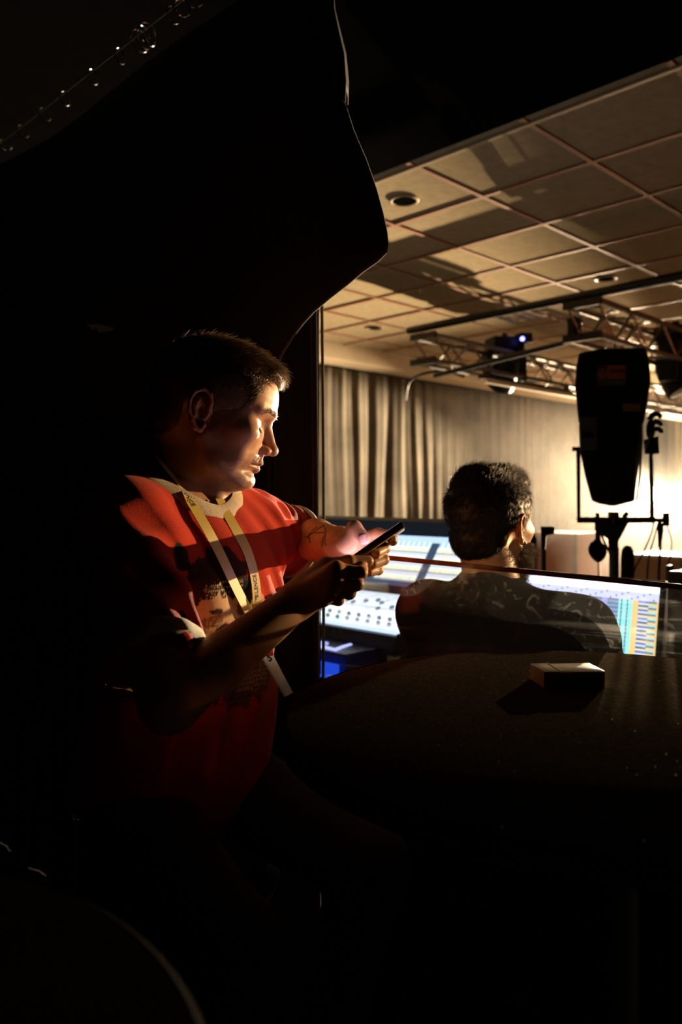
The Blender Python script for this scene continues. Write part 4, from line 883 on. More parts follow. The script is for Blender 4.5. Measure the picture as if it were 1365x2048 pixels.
# torso, neck root and legs under the clothes
CH = np.array((-0.245, 1.295, 1.20)); fw = np.array((0.78, -0.62, 0)); lf_ = np.array((0.62, 0.78, 0)); RT = np.stack([fw, lf_, np.array((0, 0, 1.0))], 1)
gt = SDF((-0.52, 0.85, 0.60), (0.12, 1.62, 1.40), 0.0055)
gt.ell(CH, (0.10, 0.165, 0.16), RT, k=0.02).ell(CH + np.array((-0.02, 0.01, -0.20)), (0.10, 0.15, 0.18), RT, k=0.05); gt.cap(RS, LS, 0.05, 0.05, k=0.04)
for s_ in (RS, LS): gt.cap(dd(372, 985, 1.30), s_, 0.045, 0.042, k=0.03)
PV = np.array((-0.29, 1.31, 0.87)); gt.ell(PV, (0.12, 0.165, 0.11), RT, k=0.05); gt.cap(dd(370, 1010, 1.30), CH, 0.05, 0.07, k=0.03)
TV, TQ = gt.mesh()
off = 0; VV = []; QQ = []; CC = []
def armcol(Vt, tattoo=False):
    C = np.tile(SKIN, (len(Vt), 1)); C *= (1 + 0.06 * vnoise(*(Vt.T * 90)))[:, None]; return C
CL = armcol(LV)
# tattoo lines on the left wrist (geometric figure drawn on the skin facing the camera)
tat = [((617, 1072), (648, 1050)), ((648, 1050), (652, 1062)), ((617, 1072), (621, 1066)), ((621, 1066), (652, 1065)), ((652, 1062), (646, 1080)), ((652, 1062), (650, 1088)), ((646, 1080), (645, 1092)), ((617, 1072), (621, 1085)), ((610, 1073), (621, 1076)), ((650, 1045), (657, 1050)), ((650, 1088), (653, 1090)), ((624, 1062), (634, 1054))]
pxl = 682.5 + LV[:, 0] / LV[:, 1] * F; pyl = 990 - (LV[:, 2] - CAMZ) / LV[:, 1] * F; dmin = np.full(len(LV), 99.0)
for a_, b_ in tat:
    a_ = np.array(a_, float); b_ = np.array(b_, float); d_ = b_ - a_; t_ = np.clip(((pxl - a_[0]) * d_[0] + (pyl - a_[1]) * d_[1]) / (d_ @ d_), 0, 1)
    dmin = np.minimum(dmin, np.hypot(pxl - a_[0] - t_ * d_[0], pyl - a_[1] - t_ * d_[1]))
front = vnormals(LV, LQ)[:, 1] < 0.2
k_ = np.clip(1.6 - dmin * 0.9, 0, 1) * front; CL *= (1 - 0.85 * k_)[:, None]
for (v_, q_, c_) in ((HW, HQ, skincol(HV)), (AV, AQ, armcol(AV)), (LV, LQ, CL), (TV, TQ, armcol(TV))):
    VV.append(v_); QQ.append(q_ + off); CC.append(c_); off += len(v_)
me = mesh_np('body', np.concatenate(VV), np.concatenate(QQ)); setcol(me, np.concatenate(CC)); link('body', me, M_SKIN, man)
# eyeballs just showing in the slits
for s in (-1, 1):
    c = Rh @ (np.array((0.0733, s * 0.0315, 0.0050)) * HS) + HO; MB().sphere(Vector(c), 0.0122 * HS, 20).build('eye', mat('eye_wet', (0.10, 0.07, 0.05), 0.08), man, smooth=True)
# hair
gh = SDF((-0.15, -0.11, -0.12), (0.14, 0.11, 0.16), 0.002)
hair_sdf(gh, [-.12, -.06, -.035, -.030, .010, .014, .024, .035, .047, .060, .068, .072, .080, .088, .12], [-.050, -.050, -.035, .012, .022, -.010, -.010, -.001, .013, .030, .044, .062, .080, .083, .083],
         [((-0.001, 0, 0.046), (0.1008, 0.0818, 0.079)), ((-0.048, 0, -0.008), (0.045, 0.059, 0.052)), ((0.028, 0, 0.082), (0.070, 0.062, 0.0405)), ((0.074, 0.004, 0.092), (0.021, 0.042, 0.014)), ((0.083, -0.004, 0.090), (0.012, 0.034, 0.011))])
V_, Q_ = gh.mesh(); Nn = vnormals(V_, Q_); hairo = link('hair', mesh_np('hair', xf(V_, Rh, HO, HS), Q_), M_HAIR, man)
R_, N_ = sample(V_, Q_, Nn, 26000); x, y, z = R_.T; k = N_[:, 2] > -0.6; R_, N_ = R_[k], N_[k]; x, y, z = R_.T
top = np.clip((z - 0.075) / 0.02, 0, 1)
dr = np.stack([0.95 * top - 0.25 * (1 - top), 0.25 * top + 0.0 * x, -0.10 * top - 1.0 * (1 - top)], 1); Ln = 0.005 + 0.017 * top
cl = vnoise(x * 300, y * 300, z * 300)[:, None] * 0.35; dr = dr + np.cross(N_, dr) * cl
Rw = R_ @ Rh.T * HS + HO; strands('hair_strands', Rw, N_ @ Rh.T, dr @ Rh.T, Ln, 0.00042, 4, 0.34, 0.20, M_HAIR, hairo, curl=1.3)['kind'] = 'stuff'
# temple fuzz, eyebrows, moustache, stubble, lashes
def facehair(name, mask, n, dirv, L, r, lift, mt, jit=0.2, Vl=None):
    idx = np.where(mask)[0]; 
    if len(idx) == 0: return
    p = RNG.choice(idx, n); rt = HV[p] + RNG.normal(0, 0.0006, (n, 3)); nn = HN[p]
    dv = dirv(rt) if callable(dirv) else np.tile(np.array(dirv, float), (n, 1))
    o = strands(name, rt @ Rh.T * HS + HO, nn @ Rh.T, dv @ Rh.T, np.full(n, L), r, 3, lift, jit, mt, man); o['kind'] = 'stuff'; return o
X_, Y_, Z_ = HV.T; ay = np.abs(Y_)
for s, nm_ in ((-1, 'eyebrow'), (1, 'eyebrow')):
    facehair(nm_, (Y_ * s > 0.010) & (Y_ * s < 0.049) & (np.abs(Z_ - (0.0295 + 0.10 * np.clip(ay - 0.02, 0, 1) - 6 * np.clip(ay - 0.038, 0, 1) ** 1.5)) < 0.0036) & (X_ > 0.05), 420, (0, s * 1.0, 0.15), 0.008, 0.00028, 0.15, M_HAIR)
facehair('moustache', (ay < 0.026) & (Z_ < -0.0375 - 0.12 * ay) & (Z_ > -0.0485 - 0.15 * ay) & (X_ > 0.07), 1500, lambda r: np.stack([0 * r[:, 0], np.sign(r[:, 1]) * 0.6, -1 + 0 * r[:, 0]], 1), 0.0055, 0.00024, 0.08, mat('moustache_hair', (0.13, 0.08, 0.04), 0.7, spec=0.2))
facehair('stubble', (Z_ < -0.058 + 0.25 * (ay - 0.02)) & (Z_ > -0.105) & (X_ > 0.012) & ~((ay < 0.024) & (Z_ > -0.066)), 3800, (0.1, 0, -1), 0.0022, 0.0002, 0.6, MATS['moustache_hair'])
facehair('temple_hair', (Z_ > 0.028) & (Z_ < 0.10) & (X_ > 0.040) & (X_ < 0.088) & (ay > 0.035) & (X_ < 0.066 + 0.45 * (Z_ - 0.045) + 0.005 + 0.003 * np.sin(Z_ * 900)), 6500, (-0.5, 0, -0.8), 0.0048, 0.00030, 0.35, M_HAIR)
for s in (-1, 1): facehair('eyelashes', (Y_ * s > 0.019) & (Y_ * s < 0.046) & (np.abs(Z_ - 0.0008) < 0.0016) & (X_ > 0.078), 110, (1, s * 0.2, -0.7), 0.0075, 0.00022, 1.2, M_HAIR2, 0.1)
# arm hair catching the light
def armhair(Vt, Qd, a, b_, n, keep):
    Nn = vnormals(Vt, Qd); f = np.where(keep(Vt, Nn))[0]; p = RNG.choice(f, n); d_ = (b_ - a) / np.linalg.norm(b_ - a)
    strands('arm_hair', Vt[p], Nn[p], np.tile(d_, (n, 1)), np.full(n, 0.006), 0.00014, 3, 0.7, 0.3, MATS['moustache_hair'], man)['kind'] = 'stuff'
armhair(LV, LQ, LE, LWr, 900, lambda v, n: (v[:, 1] > 1.33) & (v[:, 1] < 1.52) & (n[:, 2] > 0.2))
armhair(AV, AQ, RE, RWr, 900, lambda v, n: (v[:, 0] > -0.24) & (v[:, 0] < -0.07))
# nails
def nail(px, py, d, nv, ax, w_, l_):
    c = P(px, py, d); n = Vector(nv).normalized(); a_ = Vector(ax); a_ = (a_ - n * a_.dot(n)).normalized(); b_ = n.cross(a_)
    m_ = MB(); vs = []; k_ = 7
    for i in range(k_):
        for j in range(k_):
            s = (i / (k_ - 1) * 2 - 1); t = (j / (k_ - 1) * 2 - 1); ss = s * (1 - 0.18 * abs(t) ** 3); vs.append(c + b_ * ss * w_ + a_ * t * l_ * (1 - 0.15 * s * s) - n * (0.35 * w_ * s * s + 0.15 * l_ * t * t))
    m_._a(vs, [(i * k_ + j, i * k_ + j + 1, (i + 1) * k_ + j + 1, (i + 1) * k_ + j) for i in range(k_ - 1) for j in range(k_ - 1)])
    o = m_.build('fingernail', mat('nail', (0.70, 0.42, 0.34), 0.25), man, smooth=True); md = o.modifiers.new('s', 'SOLIDIFY'); md.thickness = 0.0006; return o
nail(728, 1078, 1.2185, (0.10, -1, -0.02), (0.28, 0, -1), 0.0068, 0.0080)
nail(789, 1077, 1.2055, (0.35, -1, 0.15), (0.1, -0.3, -1), 0.0045, 0.0050)

# ---------------------------------------------------------------- red t-shirt
gs = SDF((-0.56, 0.98, 0.80), (0.04, 1.66, 1.41), 0.0028)
gs.ell(CH + fw * -0.005, (0.118, 0.185, 0.165), RT, k=0.0)
gs.ell(CH + np.array((-0.012, 0.006, -0.19)), (0.122, 0.178, 0.20), RT, k=0.06); gs.ell(PV + np.array((0, 0, 0.02)), (0.135, 0.180, 0.11), RT, k=0.06)
gs.cap(RS + np.array((0.02, 0.02, -0.005)), LS + np.array((-0.01, -0.01, -0.012)), 0.064, 0.060, k=0.05)
gs.cap(RS, dd(350, 1000, 1.28), 0.060, 0.050, k=0.04); gs.cap(LS, dd(400, 1015, 1.33), 0.058, 0.05, k=0.04)
rs_end = RS * 0.22 + RE * 0.78; ls_end = LS * 0.16 + LE * 0.84 + np.array((0, 0, 0.0))
gs.cap(RS, rs_end, 0.066, 0.060, k=0.03); gs.cap(RS + (rs_end - RS) * 0.5, rs_end + np.array((-0.015, 0.02, 0)), 0.060, 0.060, k=0.03)
gs.cap(LS, ls_end, 0.060, 0.056, k=0.035); gs.cap(LS + np.array((0.02, 0.03, -0.02)), ls_end + np.array((-0.012, 0, -0.030)), 0.045, 0.045, k=0.03)
# cut sleeve ends flat and hollow
def cutplane(g, c, n, rad):
    n = n / np.linalg.norm(n); G = g.sl(c - rad, c + rad); S, X, Y, Z = G
    D = (X - c[0]) * n[0] + (Y - c[1]) * n[1] + (Z - c[2]) * n[2]; rr_ = np.sqrt((X - c[0]) ** 2 + (Y - c[1]) ** 2 + (Z - c[2]) ** 2)
    D = np.where(rr_ < rad * 0.95, D, -0.1); g.put(S, D, 0.004, 'i')
rn = (RE - RS) / np.linalg.norm(RE - RS); ln_ = (LE - LS) / np.linalg.norm(LE - LS)
cutplane(gs, rs_end, rn, 0.115); cutplane(gs, ls_end, ln_, 0.10)
gs.cap(rs_end - rn * 0.05, rs_end + rn * 0.06, 0.046, 0.056, k=0.004, op='s'); gs.cap(ls_end - ln_ * 0.03, ls_end + ln_ * 0.05, 0.043, 0.052, k=0.004, op='s')
# neck opening
N0 = dd(356, 1005, 1.285); hax = np.array((0.18, -0.10, 1.0)); hax /= np.linalg.norm(hax)
gs.cap(N0 - hax * 0.012, N0 + hax * 0.2, 0.082, 0.11, k=0.006, op='s', m=0.03)
# folds: waves pulled from the armpits and hanging from the chest, each bounded
X = gs.ax[0][:, None, None]; Y = gs.ax[1][None, :, None]; Z = gs.ax[2][None, None, :]
def wave(c, dirn, wl, amp, rad, warp=0.25):
    c = np.array(c); d = np.array(dirn, float); d /= np.linalg.norm(d); r2 = ((X - c[0]) ** 2 + (Y - c[1]) ** 2 + (Z - c[2]) ** 2) / rad ** 2
    s = ((X - c[0]) * d[0] + (Y - c[1]) * d[1] + (Z - c[2]) * d[2]) / wl * 2 * np.pi
    sh = np.sin(s + warp * 6 * np.sin((X + Y * 0.7) * 11 + Z * 7)); sh = np.sign(sh) * np.abs(sh) ** 0.8
    gs.F += (amp * sh * np.exp(-r2)).astype(np.float32)
sh_r = CH + lf_ * -0.11 + fw * 0.10; sh_l = CH + lf_ * 0.12 + fw * 0.10
wave(sh_r + np.array((0, 0, 0.02)), lf_ * 1.0 + np.array((0, 0, 0.55)), 0.060, 0.0065, 0.13)
wave(sh_l + np.array((0.02, 0.03, 0.04)), lf_ * 1.0 + np.array((0, 0, 0.8)), 0.042, 0.0050, 0.10)
wave(CH + fw * 0.1 + np.array((0, 0, -0.17)), lf_ * 1.0 + np.array((0, 0, -0.35)), 0.075, 0.0060, 0.15)
wave((RS + rs_end) / 2, rn + lf_ * 0.5, 0.075, 0.0060, 0.11); wave(rs_end + np.array((0.02, -0.05, 0)), lf_, 0.06, 0.006, 0.08)
wave((LS + ls_end) / 2, ln_ + np.array((0, 0, -0.3)), 0.045, 0.0045, 0.08)
V_, Q_ = gs.mesh(); N_ = vnormals(V_, Q_)
RED = np.array((0.50, 0.040, 0.014)); C = np.tile(RED, (len(V_), 1)); rel = V_ - CH; l_ = rel @ lf_; f_ = rel @ fw; z_ = V_[:, 2]
nzx = 0.010 * vnoise(l_ * 120, z_ * 120, f_ * 60, 1.0, 2.0); nz2 = vnoise(l_ * 900, z_ * 700, f_ * 300, 1.0, 5.0)
ppx = (l_ / 0.001 + 485); ppy = 990 + (1.35 - z_) / 0.00075; fr_ = f_ > 0.03
def blob(cx, cy, rx, ry, rot=0.0, j=1.0):
    c, s = math.cos(rot), math.sin(rot); x = ppx - cx; y = ppy - cy; return (((x * c + y * s) / rx) ** 2 + ((-x * s + y * c) / ry) ** 2 + 45 * nzx * j) < 1
def paint(mask, col, a=1.0): m = mask & fr_; C[m] = C[m] * (1 - a) + np.array(col) * a
paint(blob(450, 1165, 58, 62, 0.2), (0.045, 0.018, 0.012)); paint(blob(470, 1200, 45, 40, 0.0), (0.012, 0.011, 0.010)); paint(blob(380, 1110, 14, 30, -0.4), (0.02, 0.015, 0.012))
paint(blob(455, 1180, 42, 26, -0.3) & (nz2 > 0.35), (0.60, 0.46, 0.30))
paint(blob(430, 1240, 32, 55, 0.35), (0.60, 0.40, 0.25)); paint(blob(432, 1262, 20, 36, 0.3) & (nz2 > -0.25), (0.30, 0.17, 0.09)); paint(blob(440, 1222, 14, 5), (0.05, 0.03, 0.02))
paint(blob(480, 1235, 26, 34, -0.2), (0.62, 0.43, 0.28)); paint(blob(495, 1225, 10, 16), (0.16, 0.10, 0.05)); paint(blob(455, 1265, 12, 20), (0.02, 0.015, 0.012)); paint(blob(515, 1240, 13, 30), (0.55, 0.46, 0.32)); paint(blob(514, 1246, 8, 11), (0.05, 0.045, 0.03))
paint(blob(500, 1370, 70, 55, 0.2), (0.16, 0.060, 0.045)); paint(blob(520, 1360, 45, 40, 0.2) & (nz2 > 0.15), (0.40, 0.26, 0.20)); paint(blob(480, 1400, 40, 30) & (nz2 < -0.2), (0.03, 0.015, 0.012))
me = mesh_np('t_shirt', V_, Q_); setcol(me, C); shirt = link('t_shirt', me, M_RED, man); shirt['label'] = 'red knitted t-shirt with a dark and cream print on the chest'
sbvh = BVHTree.FromPolygons([Vector(v) for v in V_], [tuple(int(i) for i in q) for q in Q_])
hbvh = BVHTree.FromPolygons([Vector(v) for v in HW], [tuple(int(i) for i in q) for q in HQ])
CAM0 = Vector((0, 0, CAMZ))
def hit(px, py, which=None):
    d = (P(px, py, 1.0) - CAM0).normalized(); best = None
    for b_ in (which or (sbvh, hbvh)):
        h_ = b_.ray_cast(CAM0, d)
        if h_[0] is not None and (best is None or h_[3] < best[3]): best = h_
    return best
# collar: flattened rib band lying on the shirt around the neck
cpts = []; hx = Vector(hax); h1 = (Vector(fw) - hx * hx.dot(Vector(fw))).normalized(); h2 = hx.cross(h1)
for k in range(64):
    a = 2 * math.pi * k / 64; rd = h1 * math.cos(a) + h2 * math.sin(a); q = Vector(N0) + hx * 0.16 + rd * 0.094
    h_ = sbvh.ray_cast(q, -hx, 0.4)
    if h_[0] is None: h_ = sbvh.find_nearest(Vector(N0) + rd * 0.09)
    cpts.append((h_[0], (h_[1] + rd * 0.3).normalized()))
def band(name, pts, w_, th, m, parent, closed=True, wd=None):
    m_ = MB(); vs = []; n = len(pts)
    for i in range(n):
        p, nn = pts[i]; a_ = pts[i - 1][0] if (i or closed) else p; b_ = pts[(i + 1) % n][0] if (i < n - 1 or closed) else p
        t = (b_ - a_).normalized(); s = nn.cross(t).normalized() if wd is None else wd(i)
        for j, (aa, bb) in enumerate(((-1, 0.3), (-0.7, 1), (0, 1.25), (0.7, 1), (1, 0.3), (0, -0.6))): vs.append(p + s * w_ * aa + nn * th * bb)
    fs = [(i * 6 + j, i * 6 + (j + 1) % 6, ((i + 1) % n) * 6 + (j + 1) % 6, ((i + 1) % n) * 6 + j) for i in range(n if closed else n - 1) for j in range(6)]
    m_._a(vs, fs); return m_.build(name, m, parent, smooth=True)
# smooth collar positions
for _ in range(5): cpts = [((cpts[i - 1][0] + cpts[i][0] * 2 + cpts[(i + 1) % 64][0]) / 4, (cpts[i - 1][1] + cpts[i][1] * 2 + cpts[(i + 1) % 64][1]).normalized()) for i in range(64)]
band('collar', [(p + n * 0.0008, n) for p, n in cpts], 0.0125, 0.0022, M_CREAM, shirt)
# sleeve cuffs
for (c, ax, r, w_) in ((rs_end, rn, 0.0735, 0.013), (ls_end, ln_, 0.056, 0.010)):
    A_ = Vector(ax); o1 = A_.orthogonal().normalized(); o2 = A_.cross(o1); pts = []
    for k in range(48):
        a = 2 * math.pi * k / 48; q = Vector(c) - A_ * w_ + (o1 * math.cos(a) + o2 * math.sin(a)) * 0.13
        h_ = sbvh.ray_cast(q, -(o1 * math.cos(a) + o2 * math.sin(a)), 0.12)
        if h_[0] is None: h_ = sbvh.find_nearest(q)
        pts.append((h_[0], (o1 * math.cos(a) + o2 * math.sin(a))))
    for _ in range(3): pts = [((pts[i - 1][0] + pts[i][0] * 2 + pts[(i + 1) % 48][0]) / 4, pts[i][1]) for i in range(48)]
    band('sleeve_cuff', [(p + n * 0.0016, n) for p, n in pts], w_, 0.0035, M_CREAM, shirt, wd=lambda i: A_)
# trousers, shoes
def limbmesh(name, caps, lo, hi, h, m, parent, col=None):
    gg = SDF(lo, hi, h)
    for c in caps: gg.cap(*c[:4], k=c[4])
    v_, q_ = gg.mesh(); return link(name, mesh_np(name, v_, q_), m, parent)
HR = PV + lf_ * -0.09; HL = PV + lf_ * 0.09; KR = HR + fw * 0.34 + np.array((-0.05, -0.02, -0.10)); KL = HL + fw * 0.30 + lf_ * 0.07 + np.array((0, 0, -0.10))
FR = KR + np.array((-0.06, 0.05, -0.42)); FL = KL + np.array((-0.09, 0.07, -0.42))
M_TROU = mat('trouser_cloth', (0.012, 0.012, 0.016), 0.9, scale=80, bump=0.2)
limbmesh('trousers', [(PV + lf_ * -0.06, PV + lf_ * 0.06, 0.12, 0.12, 0.03), (HR, KR, 0.085, 0.062, 0.03), (HL, KL, 0.085, 0.062, 0.03), (KR, FR, 0.062, 0.045, 0.02), (KL, FL, 0.062, 0.045, 0.02)], (-0.6, 0.7, 0.2), (0.35, 1.7, 1.02), 0.009, M_TROU, man)
for F0 in (FR, FL): limbmesh('shoe', [(F0 + np.array((0, 0, -0.03)), F0 + fw * 0.10 + np.array((0, 0, -0.045)), 0.044, 0.036, 0.02), (F0 + fw * 0.06 + np.array((0, 0, -0.045)), F0 + fw * 0.17 + np.array((0, 0, -0.05)), 0.036, 0.030, 0.02)], F0 - 0.12, F0 + 0.25, 0.006, M_BLKPLA, man)
# stool
st = thing('bar_stool', Vector((PV[0], PV[1], 0)), 'dark bar stool under the man in the red shirt', 'stool'); sz = PV[2] - 0.125
MB().lathe((PV[0], PV[1], 0), [(0.03, sz - 0.05), (0.18, sz - 0.045), (0.19, sz - 0.02), (0.17, sz), (0.001, sz)], 36).build('seat', M_BLKPLA, st, smooth=True)
for k in range(4):
    a = 0.3 + k * math.pi / 2; MB().tube([(PV[0] + 0.13 * math.cos(a), PV[1] + 0.13 * math.sin(a), sz - 0.04), (PV[0] + 0.22 * math.cos(a), PV[1] + 0.22 * math.sin(a), 0.012)], 0.013, 10).build('leg', M_BLKMET, st, smooth=True)
MB().tube([(PV[0] + 0.178 * math.cos(t), PV[1] + 0.178 * math.sin(t), FR[2] - 0.10) for t in np.linspace(0, 2 * math.pi, 41)[:-1]], 0.009, 8, closed=True).build('foot_ring', M_CHROME, st, smooth=True)
# small chrome hook behind him (two glints low on the left)
q = P(150, 1628, 0.98); tk2 = thing('bag_hook', q, 'small shiny metal hook glinting in the dark at lower left', 'hook')
MB().tube(smoothpath([P(142, 1624, .98), P(146, 1631, .98), P(149, 1639, .98), P(156, 1640, .985), P(160, 1622, .99)], 16), 0.0022, 8).build('bend', M_CHROME, tk2, smooth=True)
MB().tube([P(150, 1640, .98), Vector((q.x, q.y, 0.02))], 0.003, 8).build('shaft', M_BLKMET, tk2, smooth=True); MB().lathe((q.x, q.y, 0), [(0.08, 0), (0.08, 0.012), (0.01, 0.022)], 20).build('base', M_BLKMET, tk2, smooth=True)

# ---------------------------------------------------------------- lanyard
M_LAN = mat('lanyard_satin', (0.62, 0.46, 0.10), 0.38, spec=0.6, var=0.06, scale=300)
M_INK = mat('lanyard_ink', (0.012, 0.010, 0.010), 0.6)
lan = thing('lanyard', P(440, 1100, 1.15), 'yellow lanyard printed SILENCE hanging round the man\'s neck', 'lanyard')
def surf_path(pxs, lift=0.003, fb=1.2):
    out = []; last = fb
    sp = smoothpath([Vector((x, y, 0)) for x, y in pxs], 36)
    ds = []
    for q in sp:
        h_ = hit(q.x, q.y); ds.append((h_[0] - CAM0).length if h_ else None)
    known = [d for d in ds if d is not None]; ds = [d if d is not None else known[-1] for d in ds]
    ds = np.array(ds); 
    d0_ = ds.copy()
    for _ in range(14): ds[1:-1] = (ds[:-2] + ds[1:-1] * 2 + ds[2:]) / 4; ds = np.minimum(ds, d0_ - 0.001)
    return [CAM0 + (P(q.x, q.y, 1.0) - CAM0).normalized() * (d - lift) for q, d in zip(sp, ds)]
def ribbon(name, pts, w_, nref, m, parent):
    m_ = MB(); n = len(pts); fr__ = []
    for i in range(n):
        t = (pts[min(i + 1, n - 1)] - pts[max(i - 1, 0)]).normalized(); nn = nref(i, pts[i]); nn = (nn - t * nn.dot(t)).normalized(); s = t.cross(nn); fr__.append((pts[i], t, s, nn))
    vs = []
    for p, t, s, nn in fr__: vs += [p - s * w_ / 2 + nn * .0004, p + s * w_ / 2 + nn * .0004, p + s * w_ / 2 - nn * .0004, p - s * w_ / 2 - nn * .0004]
    m_._a(vs, [(i * 4 + j, i * 4 + (j + 1) % 4, (i + 1) * 4 + (j + 1) % 4, (i + 1) * 4 + j) for i in range(n - 1) for j in range(4)] + [(0, 1, 2, 3), (4 * n - 1, 4 * n - 2, 4 * n - 3, 4 * n - 4)])
    m_.build(name, m, parent, smooth=True); return fr__
ncam = lambda tw: (lambda i, p: ((CAM0 - p).normalized() + Vector(tw)))
near = surf_path([(318, 912), (345, 950), (375, 992), (402, 1036), (424, 1075), (446, 1118), (468, 1165), (494, 1216), (522, 1262)], 0.006)
f1 = ribbon('strap', near, 0.0185, ncam((0.8, 0.3, 0.1)), M_LAN, lan)
farp = surf_path([(440, 998), (456, 1030), (474, 1062), (494, 1100), (508, 1145), (514, 1190), (514, 1235), (526, 1265)], 0.006)
f2 = ribbon('strap', farp, 0.0185, ncam((0.6, 0.4, 0.05)), M_LAN, lan)
def text_on(fr_, s0, size, txt, flip=1, off=0.0):
    L_ = [0.0]
    for i in range(1, len(fr_)): L_.append(L_[-1] + (fr_[i][0] - fr_[i - 1][0]).length)
    vs, fs = text_mesh(txt); out = []
    for v in vs:
        s = s0 + flip * v.x * size; i = max(0, min(len(fr_) - 2, int(np.searchsorted(L_, s)) - 1)); t = (s - L_[i]) / max(1e-6, L_[i + 1] - L_[i]); p = fr_[i][0].lerp(fr_[i + 1][0], t); _, tt, ss, nn = fr_[i]
        out.append(p + ss * (-flip * v.y * size + off) + nn * 0.0009)
    me = bpy.data.meshes.new('lettering'); me.from_pydata([tuple(q) for q in out], [], fs); link('lettering', me, M_INK, lan)
def plen(fr_, px):
    L_ = 0; bi = 0; bd_ = 1e9; 
    for i in range(1, len(fr_)):
        L_ += (fr_[i][0] - fr_[i - 1][0]).length; q = fr_[i][0]; y = 990 - (q.z - CAMZ) / q.y * F
        if abs(y - px) < bd_: bd_ = abs(y - px); bi = L_
    return bi
text_on(f1, plen(f1, 993), 0.0105, 'SILENCE', 1); text_on(f1, plen(f1, 922), 0.0105, 'NCE', 1)
text_on(f2, plen(f2, 1172), 0.0098, 'SILENCE', -1); text_on(f2, plen(f2, 1195), 0.0055, 'TM', -1, 0.002)
# badge
cb_ = hit(555, 1350); dB = (cb_[0].y if cb_ else 1.2) - 0.03
B = [P(524, 1314, dB - 0.02), P(546, 1312, dB + 0.018), P(585, 1386, dB + 0.012), P(570, 1394, dB - 0.028)]; nb = (B[1] - B[0]).cross(B[3] - B[0]).normalized() * 0.0012
badge = thing('badge_card', B[0], 'pass card coloured with blue console light, hanging at the end of the lanyard', 'badge')
m_ = MB(); m_._a([q + nb for q in B] + [q - nb for q in B], [(0, 1, 2, 3), (7, 6, 5, 4)] + [(k, (k + 1) % 4, 4 + (k + 1) % 4, 4 + k) for k in range(4)]); m_.build('card', mat('badge_blue_lit', (0.62, 0.78, 1.0), 0.3, spec=0.6), badge)  # blue light of the console is put into the card colour
hook = [P(527, 1306, dB), P(534, 1311, dB - 0.004), P(543, 1318, dB - 0.006), P(538, 1322, dB - 0.008), P(530, 1318, dB - 0.006)]
MB().tube(smoothpath(hook, 16), 0.0014, 8).build('hook', M_BLKMET, badge, smooth=True)

# ---------------------------------------------------------------- phone
pA = P(652, 1154, 1.186); pB = P(806, 1046, 1.186); al = (pB - pA).normalized(); wv = Vector((0.05, 1, -0.135)); wv = (wv - al * wv.dot(al)).normalized(); nn = wv.cross(al).normalized()
if nn.z < 0: nn = -nn
pc = (pA + pB) / 2 + wv * 0.0355; Lp = (pB - pA).length; Rp3 = Matrix((al, wv, nn)).transposed()
ph = thing('phone', pc, 'black smartphone held in both hands by the man in red', 'phone')
MB().box(pc, (Lp, 0.071, 0.0078), Rp3, bev=0.0028).build('frame', mat('phone_metal', (0.20, 0.15, 0.11), 0.22, 0.9), ph, smooth=True)
MB().box(pc - nn * 0.0052, (Lp - 0.002, 0.070, 0.0030), Rp3, bev=0.0012).build('case', mat('phone_case', (0.45, 0.36, 0.24), 0.15, spec=0.8), ph, smooth=True)
MB().box(pc + nn * 0.00392, (Lp - 0.010, 0.064, 0.0001), Rp3).build('glass', emat('phone_screen', 3.8, (0.90, 0.60, 0.85)), ph)
MB().box(pc - wv * 0.0357 + al * 0.012, (0.020, 0.0012, 0.0022), Rp3, bev=0.0004).build('side_button', M_BLKMET, ph)
MB().box(pc - wv * 0.0357 + al * 0.040, (0.011, 0.0012, 0.0022), Rp3, bev=0.0004).build('side_button', M_BLKMET, ph)

# ================================================================ SEATED ENGINEER
eng = thing('person', Vector((0.33, 1.72, 0)), 'seated man in a black t-shirt seen from behind, short dark hair and beard', 'person')
ES = 1.0; Re = np.array(Matrix.Rotation(math.radians(47), 3, 'Z') @ Matrix.Rotation(math.radians(-3), 3, 'Y')); EO = np.array((0.322, 1.72, 1.276))
nb2 = inv(P(985, 1175, 1.70), Re, EO, ES)
g = head_sdf(0.0022, [((-0.022, 0, -0.03), nb2, 0.054, 0.062), ((0.02, 0, -0.08), nb2 + np.array((0.02, 0, 0)), 0.035, 0.045)], None)
V_, Q_ = g.mesh(); N_ = vnormals(V_, Q_); EW = xf(V_, Re, EO, ES); EV, EQ, EN = V_, Q_, N_
gt = SDF((-0.05, 1.35, 0.42), (0.80, 2.35, 1.24), 0.008)
NB = npv(P(978, 1170, 1.70)); LSe = np.array((0.200, 1.815, 1.082)); RSe = np.array((0.486, 1.622, 1.070)); fe = np.array((0.66, 0.75, 0)); PE = np.array((0.33, 1.74, 0.58))
LEe = LSe + fe * 0.10 + np.array((-0.02, 0, -0.24)); REe = RSe + fe * 0.10 + np.array((0.05, -0.02, -0.24)); LWe = LEe + fe * 0.22 + np.array((0.04, 0, 0.05)); RWe = REe + fe * 0.22 + np.array((-0.03, 0, 0.03))
gt.cap(LSe, RSe, 0.040, 0.040, k=0.02); gt.cap(NB, (LSe + RSe) / 2, 0.052, 0.06, k=0.02); gt.cap((LSe + RSe) / 2, PE, 0.09, 0.12, k=0.05)
